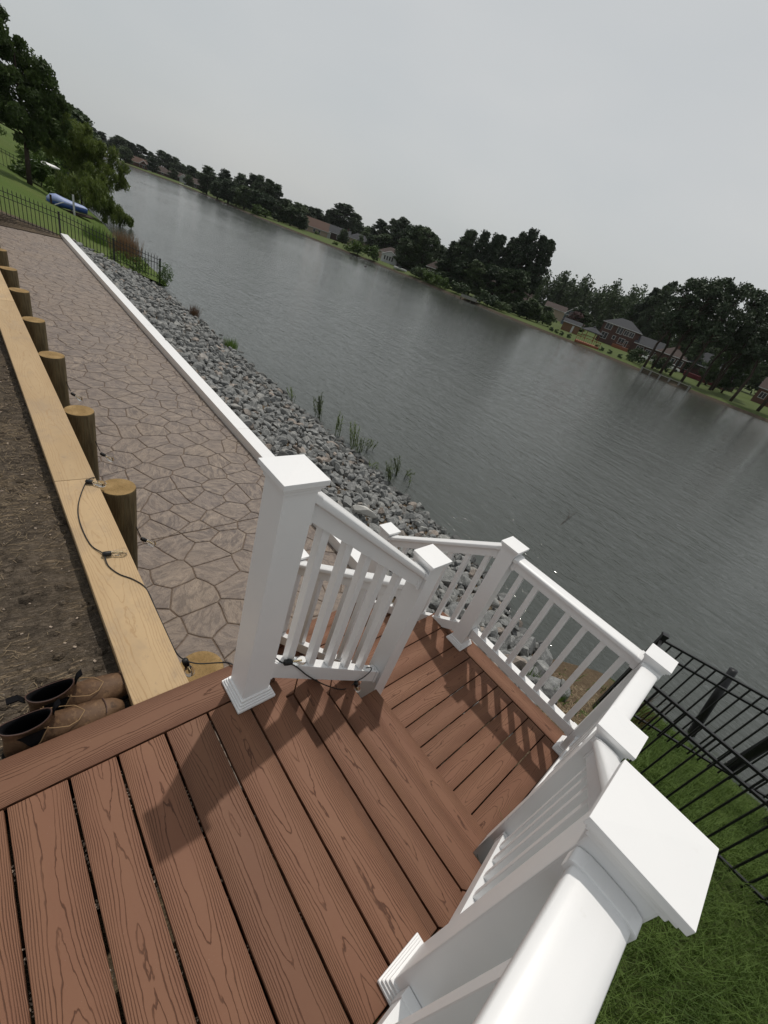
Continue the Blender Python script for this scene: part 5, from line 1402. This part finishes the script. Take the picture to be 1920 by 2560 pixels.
# ================================================================== HOUSES OF THE FAR SHORE
def house(name, label, p0, p1, zb, wall_h, roof_h, depth, wall, roof, style='gable', windows=(), over=0.35, chimney=None, doors=(), gables=()):
    a, b = Vector((*p0, 0)), Vector((*p1, 0))
    W = (b - a).length; u = (b - a) / W; v = Vector((-u.y, u.x, 0))
    if v.y < 0: v = -v
    t = thing(name, label, 'house', (p0[0], p0[1], zb), math.atan2(u.y, u.x))
    D = depth
    MB().box((W / 2, D / 2, wall_h / 2 - 0.4), (W, D, wall_h + 0.8)).build('wall', wall, t)
    o = over; e = wall_h
    rf = MB()
    if style == 'hip':
        i = min(W, D) * 0.45
        vv = [(-o, -o, e), (W + o, -o, e), (W + o, D + o, e), (-o, D + o, e), (i, D / 2, e + roof_h), (W - i, D / 2, e + roof_h)]
        rf.add(vv, [(0, 1, 5, 4), (1, 2, 5), (2, 3, 4, 5), (3, 0, 4), (3, 2, 1, 0)])
    elif style == 'gable':
        vv = [(-o, -o, e), (W + o, -o, e), (W + o, D + o, e), (-o, D + o, e), (-o, D / 2, e + roof_h), (W + o, D / 2, e + roof_h)]
        rf.add(vv, [(0, 1, 5, 4), (2, 3, 4, 5), (3, 2, 1, 0), (0, 4, 3), (1, 2, 5)])
    else:                                   # gable end towards the lake
        vv = [(-o, -o, e), (W + o, -o, e), (W + o, D + o, e), (-o, D + o, e), (W / 2, -o, e + roof_h), (W / 2, D + o, e + roof_h)]
        rf.add(vv, [(3, 0, 4, 5), (1, 2, 5, 4), (3, 2, 1, 0)])
        rf.add([(-0.02, 0.02, e + .002), (W + 0.02, 0.02, e + .002), (W / 2, 0.02, e + roof_h - 0.25)], [(0, 1, 2)])
    ro = rf.build('roof', roof, t, (0, 0, 0.002))
    if style == 'front':
        MB().add([(0.05, -0.03, e), (W - 0.05, -0.03, e), (W / 2, -0.03, e + roof_h * 0.93)], [(0, 1, 2)]).build('gable_wall', wall, t)
        for sx in (0, 1):
            p = Vector((-o if sx == 0 else W + o, -o - 0.03, e)); q = Vector((W / 2, -o - 0.03, e + roof_h))
            MB().tube([p, q], 0.10, 4).build('gable_trim', M['trim'], t)
    if chimney: MB().box((chimney[0] * W, D * 0.5, e + roof_h * 0.75), (0.7, 0.7, roof_h * 1.1)).build('chimney', wall if len(chimney) < 2 else chimney[1], ro)
    MB().box((W / 2, -o - 0.02, e - 0.08), (W + 2 * o, 0.05, 0.16)).build('gutter', M['trim'], t)
    for (x, z, w, h) in windows:
        f = MB()
        fx, fw = x * W, 0.09
        for (cx, cz, sx, sz) in ((fx, z + h / 2, w + 2 * fw, fw), (fx, z - h / 2, w + 2 * fw, fw), (fx - w / 2, z, fw, h), (fx + w / 2, z, fw, h)):
            f.box((cx, -0.05, cz), (sx, 0.10, sz))
        if w > 1.1:
            k = int(w / 0.6)
            for q in range(1, k): f.box((fx - w / 2 + w * q / k, -0.05, z), (0.07, 0.09, h))
        fo_ = f.build('window', M['trim'], t)
        MB().box((fx, -0.02, z), (w, 0.04, h)).build('pane', M['pane'], fo_)
    for (x, w, h) in doors:
        MB().box((x * W, -0.04, h / 2), (w, 0.06, h)).build('door', M['trim'], t)
    return t
Wn = lambda xs, z, w, h: tuple((x, z, w, h) for x in xs)
house('brick_house', 'two storey red brick house with grey hip roof facing the gazebo', (-55.9, 133.2), (-46.2, 136.9), -2.2, 5.3, 2.1, 8.5, M['brick'], M['roof_grey'], 'hip', Wn((0.16,), 1.9, 1.7, 1.6) + Wn((0.17,), 4.4, 1.7, 1.5) + Wn((0.66, 0.80), 4.2, 1.2, 1.2) + Wn((0.42,), 2.2, 0.8, 0.9) + Wn((0.64,), 1.9, 1.6, 1.5) + Wn((0.78,), 1.6, 0.6, 1.6) + Wn((0.48,), 4.4, 1.5, 1.9))
house('brick_wing', 'low brick wing with grey roof at the right of the brick house', (-46.1, 136.0), (-39.5, 138.3), -2.2, 2.9, 2.1, 7.5, M['brick'], M['roof_grey'], 'gable', Wn((0.18, 0.34), 1.6, 0.7, 1.5) + Wn((0.62,), 1.5, 1.8, 1.5) + Wn((0.88,), 1.5, 0.8, 1.5))
dk = thing('house_deck', 'red cedar deck with steps at the foot of the brick house', 'deck', (-51.0, 132.9, -2.2), math.atan2(3.7, 9.7))
MB().box((2.6, -1.2, 0.75), (4.4, 2.4, 0.12)).build('deck_floor', M['deck_red'], dk)
MB().box((2.6, -2.36, 0.35), (4.4, 0.06, 0.70)).build('skirting', M['deck_red'], dk)
MB().box((2.6, -2.36, 1.62), (4.4, 0.08, 0.08)).build('handrail', M['deck_red'], dk)
for q in range(12): MB().box((0, 0, 0), (0.06, 0.06, 0.85)).build('baluster', M['deck_red'], dk, (0.45 + q * 0.39, -2.36, 1.2))
for q in range(4): MB().box((0, 0, 0), (1.1, 0.32, 0.06)).build('step', M['deck_red'], dk, (5.4, -1.6 - q * 0.32, 0.60 - q * 0.18))
gz_ = thing('gazebo', 'dark roofed open gazebo standing on a red deck over the far bank', 'gazebo', (-39.4, 91.3, -1.55), 0.42)
for i in range(6):
    a = i * math.pi / 3
    MB().box((0, 0, 0.85), (0.12, 0.12, 1.7)).build('gazebo_post', M['deck_red'], gz_, (1.65 * math.cos(a), 1.65 * math.sin(a), 0))
    b_ = (i + 1) * math.pi / 3
    if i != 4: MB().tube([(1.65 * math.cos(a), 1.65 * math.sin(a), 0.75), (1.65 * math.cos(b_), 1.65 * math.sin(b_), 0.75)], 0.05, 4).build('gazebo_rail', M['deck_red'], gz_)
MB().lathe([(2.3, 1.62), (2.25, 1.72), (0.35, 2.45), (0.33, 2.55), (0.02, 2.85)], 6).build('gazebo_roof', M['roof_grey'], gz_)
gd = thing('lake_deck', 'red railed lake deck under the gazebo on posts above the water', 'deck', (-38.1, 84.6, -1.9), 0.42)
MB().box((1.6, 1.5, -0.06), (4.6, 3.6, 0.14)).build('deck_floor', M['deck_red'], gd)
MB().box((1.6, -0.3, 0.82), (4.6, 0.09, 0.09)).build('handrail', M['deck_red'], gd)
MB().box((1.6, -0.32, -0.2), (4.6, 0.06, 0.3)).build('fascia', M['deck_red'], gd)
for q in range(13): MB().box((0, 0, 0), (0.08 if q % 4 == 0 else 0.05, 0.06, 0.8)).build('baluster', M['deck_red'], gd, (-0.65 + q * 0.375, -0.3, 0.4))
for q in range(4): MB().box((0, 0, 0), (0.14, 0.14, 1.3)).build('support_post', M['bulkhead'], gd, (-0.5 + q * 1.4, -0.1, -0.75))
for q in range(4): MB().box((0, 0, 0), (0.06, 0.9, 0.06)).build('side_rail', M['deck_red'], gd, (-0.7 if q < 2 else 3.9, 0.15, 0.4 + 0.42 * (q % 2)))
house('garden_shed', 'small tan brown shed with lean roof left of the gazebo', (-57.6, 114.0), (-53.6, 115.9), -2.2, 2.1, 0.8, 2.6, M['brown_wall'], M['roof_grey'], 'gable', (), 0.25, None, ((0.62, 0.5, 1.7),))
house('blue_house', 'blue grey house with two white trimmed gables behind the maroon tree', (-84.0, 163.8), (-78.8, 166.5), -2.2, 3.6, 3.2, 9, M['blue_wall'], M['roof_grey'], 'front', Wn((0.3, 0.52, 0.74), 2.4, 0.7, 1.3) + Wn((0.5,), 4.9, 0.6, 1.0))
house('blue_gable', 'lower right white trimmed gable of blue grey siding behind the maroon tree', (-79.4, 162.5), (-76.2, 164.1), -2.2, 3.0, 2.3, 6, M['blue_wall'], M['roof_grey'], 'front', Wn((0.5,), 3.2, 0.6, 1.0))
house('brown_house', 'brown roofed house half hidden left of the blue gabled house', (-105.8, 186.2), (-97.7, 190.2), -2.2, 3.9, 2.0, 8, M['tan_wall'], M['roof_brown'], 'gable', Wn((0.1, 0.25), 2.6, 0.7, 1.3))
house('hidden_house', 'brick house in deep shade behind the tall pine clump', (-83.6, 112.0), (-72.5, 120.6), -2.2, 2.7, 2.8, 7, M['brick_dark'], M['roof_brown'], 'gable', Wn((0.2, 0.75, 0.9), 1.5, 0.8, 1.2))
house('dark_house', 'dark brick house with hip roof behind the bright green bushes', (-104.2, 106.7), (-96.7, 113.0), -2.2, 3.1, 2.8, 7, M['brick_dark'], M['roof_brown'], 'hip', Wn((0.1, 0.22, 0.5, 0.68), 1.5, 0.8, 1.5))
house('sunroom_house', 'white sunroom with a row of windows facing the far lawn', (-119.5, 101.0), (-116.0, 105.0), -2.2, 2.1, 1.3, 5, M['white_wall'], M['roof_grey'], 'front', Wn((0.2, 0.36, 0.52, 0.68), 1.3, 0.55, 1.2), 0.2)
house('grey_house', 'grey sided house with brown roof joined behind the white sunroom', (-118.2, 105.0), (-109.0, 112.5), -2.2, 2.2, 1.5, 7, M['grey_wall'], M['roof_grey'], 'gable', Wn((0.2,), 1.3, 0.7, 1.1))
house('brown_roof_house', 'low brown roofed house behind the maroon bush and white sunroom', (-141.5, 117.5), (-132.5, 125.5), -2.2, 2.4, 2.2, 8, M['tan_wall'], M['roof_brown'], 'hip', Wn((0.2, 0.4), 1.4, 0.8, 1.2))
house('stone_house', 'grey roofed tan stone house at the right of the bright far lawn', (-173.5, 125.5), (-166.5, 133.0), -2.2, 3.1, 2.3, 8, M['tan_wall'], M['roof_grey'], 'hip', Wn((0.25, 0.5), 1.6, 0.8, 1.3))
house('gable_house', 'grey roofed brick house with white trim and chimney on the bright far lawn', (-179.1, 117.4), (-172.9, 126.3), -2.2, 2.5, 2.6, 8, M['brick_dark'], M['roof_grey'], 'gable', Wn((0.08, 0.18, 0.55, 0.66, 0.80), 1.4, 0.8, 1.4), 0.4, (0.9, M['brick']))
house('white_porch', 'small white enclosed porch on the front of the grey roofed house', (-176.0, 113.6), (-173.6, 117.0), -2.2, 1.9, 0.9, 4, M['white_wall'], M['roof_grey'], 'front', Wn((0.5,), 1.2, 1.8, 0.9), 0.2)
house('tan_house', 'long tan house with orange brown roof at the left of the bright far lawn', (-177.0, 103.5), (-170.6, 113.6), -2.2, 2.0, 3.0, 9, M['tan_wall'], M['roof_orange'], 'gable', Wn((0.1, 0.28, 0.55, 0.72), 1.1, 0.9, 1.1))
house('tan_gable', 'pale gable end with a small porch beside the long tan house', (-176.9, 100.2), (-175.4, 103.2), -2.2, 2.4, 1.9, 6, M['tan_wall'], M['roof_brown'], 'front', Wn((0.5,), 1.2, 0.8, 1.1), 0.3)
house('porch_house', 'brown roofed lakeside house with an open porch on the far left shore', (-262, 90.2), (-258.5, 98.5), -2.2, 1.9, 2.1, 8, M['brick_dark'], M['roof_brown'], 'gable', Wn((0.2, 0.4, 0.6), 1.1, 0.8, 1.3))
house('white_gable_house', 'dark house with a white gable on the far left shore', (-303.2, 95.3), (-299.6, 105.1), -2.2, 1.8, 2.3, 8, M['brick_dark'], M['roof_brown'], 'gable', Wn((0.3, 0.6), 1.0, 0.9, 1.1))
house('white_gable', 'white gable front on the dark house at the far left shore', (-299.2, 99.0), (-298.0, 102.6), -2.2, 1.9, 2.0, 3, M['white_wall'], M['roof_brown'], 'front', Wn((0.5,), 1.8, 0.8, 1.0), 0.3)
house('brown_hip_house', 'wide low house with a brown hip roof on the far left shore', (-308.5, 87.6), (-305.0, 97.5), -2.2, 1.4, 2.5, 9, M['brick'], M['roof_brown'], 'hip', Wn((0.5,), 0.9, 0.9, 0.9))
house('white_house', 'white gabled house between orange and brown roofs at the far left', (-317.4, 86.4), (-315.0, 93.6), -2.2, 2.2, 2.3, 8, M['white_wall'], M['white_wall'], 'front', Wn((0.5,), 1.3, 1.0, 1.2))
house('orange_house', 'orange brick house with orange roof on the far left shore', (-303.0, 73.7), (-300.2, 82.9), -2.2, 1.8, 2.4, 8, M['brick_orange'], M['roof_orange'], 'gable', Wn((0.3, 0.7), 1.0, 0.9, 1.0))
house('orange_gable', 'orange brick gable end on the far left shore', (-298.6, 79.2), (-297.6, 82.6), -2.2, 1.9, 1.6, 3, M['brick_orange'], M['roof_orange'], 'front', Wn((0.5,), 1.0, 0.7, 1.0), 0.3)
house('cream_house', 'small cream house between dark pines at the far end of the lake', (-344.9, 65.9), (-343.0, 72.6), -2.2, 1.5, 1.7, 7, M['tan_wall'], M['roof_brown'], 'gable', Wn((0.5,), 1.0, 0.9, 0.9))
house('pine_house', 'red brick house with chimney half hidden behind the bare trunked pines', (-38.2, 130.6), (-31.0, 132.7), -2.2, 3.0, 2.0, 8, M['brick'], M['roof_brown'], 'hip', Wn((0.55, 0.82), 1.8, 1.5, 1.3), 0.35, (0.55, M['brick_orange']))
house('grey_roof_house', 'dark house with wide grey roofs behind the bare trunked pines', (-32.4, 134.5), (-21.0, 137.8), -2.2, 3.1, 3.2, 9, M['brick_dark'], M['roof_grey'], 'hip', Wn((0.15, 0.62), 1.7, 1.8, 1.3))
house('annex_house', 'lower grey roofed annex with a maroon deck behind the pines', (-25.6, 131.6), (-18.6, 133.6), -2.2, 2.4, 2.2, 5, M['brick_dark'], M['roof_grey'], 'gable', Wn((0.2,), 1.5, 1.9, 1.2))
house('edge_house', 'orange brick house at the right picture edge of the far shore', (-13.8, 128.6), (-7.0, 129.2), -2.2, 3.2, 2.3, 7, M['brick_orange'], M['roof_brown'], 'gable', Wn((0.2,), 1.8, 1.2, 1.3))
md = thing('maroon_deck', 'dark maroon deck before the grey roofed house behind the pines', 'deck', (-27.4, 124.0, -2.2), 0.28)
MB().box((4.0, 0, 0.9), (9.5, 2.6, 0.14)).build('deck_floor', M['deck_maroon'], md)
MB().box((4.0, -1.3, 0.45), (9.5, 0.06, 0.8)).build('skirting', M['deck_maroon'], md)
MB().box((4.0, -1.3, 1.75), (9.5, 0.08, 0.08)).build('handrail', M['deck_maroon'], md)
for q in range(16): MB().box((0, 0, 0), (0.06, 0.06, 0.8)).build('baluster', M['deck_maroon'], md, (-0.6 + q * 0.61, -1.3, 1.35))
# boats, cars and docks of the far shore
def parked_boat(label, x, y, rz, L=5.0, z=-2.0):
    t = thing('parked_boat', label, 'boat', (x, y, z), rz)
    rings = []
    for f, w, d in ((0.0, 0.9, 0.5), (0.3, 1.0, 0.55), (0.65, 0.85, 0.55), (0.88, 0.42, 0.45), (1.0, 0.05, 0.3)):
        rings.append([Vector((f * L, -w, 0.75)), Vector((f * L, -w * 0.8, 0.4)), Vector((f * L, 0, 0.75 - d * 1.1)), Vector((f * L, w * 0.8, 0.4)), Vector((f * L, w, 0.75)), Vector((f * L, 0, 0.70))])
    MB().loft(rings).build('hull', M['hull_white'], t)
    MB().box((L * 0.45, 0, 0.98), (L * 0.22, 1.0, 0.45)).build('console', M['pane'], t)
    MB().box((L * 0.35, 0, -0.02), (L * 0.7, 0.8, 0.10)).build('trailer', M['black_metal'], t)
    return t
parked_boat('white boat parked on the lawn behind the bare trunked pines', -33.0, 112.4, 0.28, 5.2, -2.0)
parked_boat('white motor boat moored below the porch house on the far left shore', -247.5, 82.0, 1.3, 5.0, -2.8)
parked_boat('white boat pulled up at the bank before the white sunroom house', -94.2, 84.6, 0.75, 3.6, -2.3)
def car(label, x, y, rz, col):
    t = thing('parked_car', label, 'car', (x, y, -2.2), rz)
    side = [(-2.1, 0.35), (-2.1, 0.85), (-1.5, 0.95), (-1.0, 1.4), (0.6, 1.42), (1.2, 0.95), (2.0, 0.85), (2.15, 0.4)]
    MB().loft([[Vector((x_, -0.85, z_)) for x_, z_ in side], [Vector((x_, 0.85, z_)) for x_, z_ in side]]).build('body', col, t)
    for q, (cx, cy) in enumerate(((-1.35, -0.86), (1.35, -0.86), (-1.35, 0.86), (1.35, 0.86))):
        MB().lathe([(0.01, -0.1), (0.33, -0.1), (0.33, 0.1), (0.01, 0.1)], 12).build('wheel', M['cable'], t, (cx, cy, 0.33), (math.pi / 2, 0, 0))
    MB().add([(-0.95, -0.87, 0.98), (0.95, -0.87, 0.98), (0.55, -0.86, 1.34), (-0.85, -0.86, 1.34)], [(0, 1, 2, 3)]).build('side_window', M['pane'], t)
    return t
car('white car parked at the left of the pine trunks before the brick house with chimney', -35.6, 121.0, 0.3, M['hull_white'])
car('white car parked beside the white boat behind the pine trunks', -31.0, 122.6, 0.3, M['hull_white'])
dx = thing('boat_dock', 'grey boxy boat dock at the water below the tall pine clump', 'dock', (-66.0, 81.9, -2.5), 0.15)
MB().box((1.6, 0, 0.35), (4.2, 1.6, 0.16)).build('dock_floor', M['dock_grey'], dx)
for q in range(8): MB().box((0, 0, 0), (0.46, 0.05, 0.5)).build('dock_board', M['dock_grey'], dx, (-0.2 + q * 0.52, -0.83, 0.62))
for q in range(4): MB().box((0, 0, 0), (0.14, 0.14, 1.3)).build('dock_post', M['bulkhead'], dx, (-0.4 + q * 1.35, -0.7, 0.0))
bw = thing('timber_bulkhead', 'low timber bulkhead with posts along the lawn of the bare trunked pines', 'bulkhead', (-24.5, 82.05, -2.75), -0.08)
for k in range(3): MB().box((4.2, 0, 0.12 + k * 0.22), (8.4, 0.10, 0.20)).build('bulkhead_plank', M['bulkhead'], bw)
for q in range(6): MB().box((0, 0, 0.3), (0.22, 0.22, 1.1)).build('bulkhead_post', M['dock_grey'], bw, (0.2 + q * 1.6, -0.18, 0))
MB().box((4.2, 0.0, 0.72), (8.6, 0.35, 0.06)).build('bulkhead_cap', M['dock_grey'], bw)
def duck(label, x, y, rz):
    t = thing('duck', label, 'duck', (x, y, ZW), rz)
    MB().lathe([(0.01, -0.26), (0.10, -0.20), (0.15, 0.0), (0.12, 0.16), (0.02, 0.26)], 10).build('body', M['duck'], t, (0, 0, 0.06), (0, math.pi / 2, 0), smooth=True)
    MB().tube([(0.18, 0, 0.10), (0.24, 0, 0.28), (0.34, 0, 0.30)], 0.055, 8, 0.03).build('head', M['duck'], t, smooth=True)
duck('dark water bird swimming before the bright far lawn', -90.6, 67.6, 2.0)
duck('dark water bird swimming off the white sunroom house', -75.9, 60.7, 0.4)

# ================================================================== HAZE
hz = NT('haze_air')
hz.n.remove(hz.b)
pv = hz.n.new('ShaderNodeVolumePrincipled')
pv.inputs['Color'].default_value = (0.94, 0.97, 1.0, 1)
pv.inputs['Density'].default_value = 0.00007
pv.inputs['Anisotropy'].default_value = 0.2
hz.l.new(pv.outputs[0], hz.n['Material Output'].inputs['Volume'])
kind(MB().box((-190, 110, 10.4), (1000, 380, 31.0)).build('haze', hz.m), 'stuff')
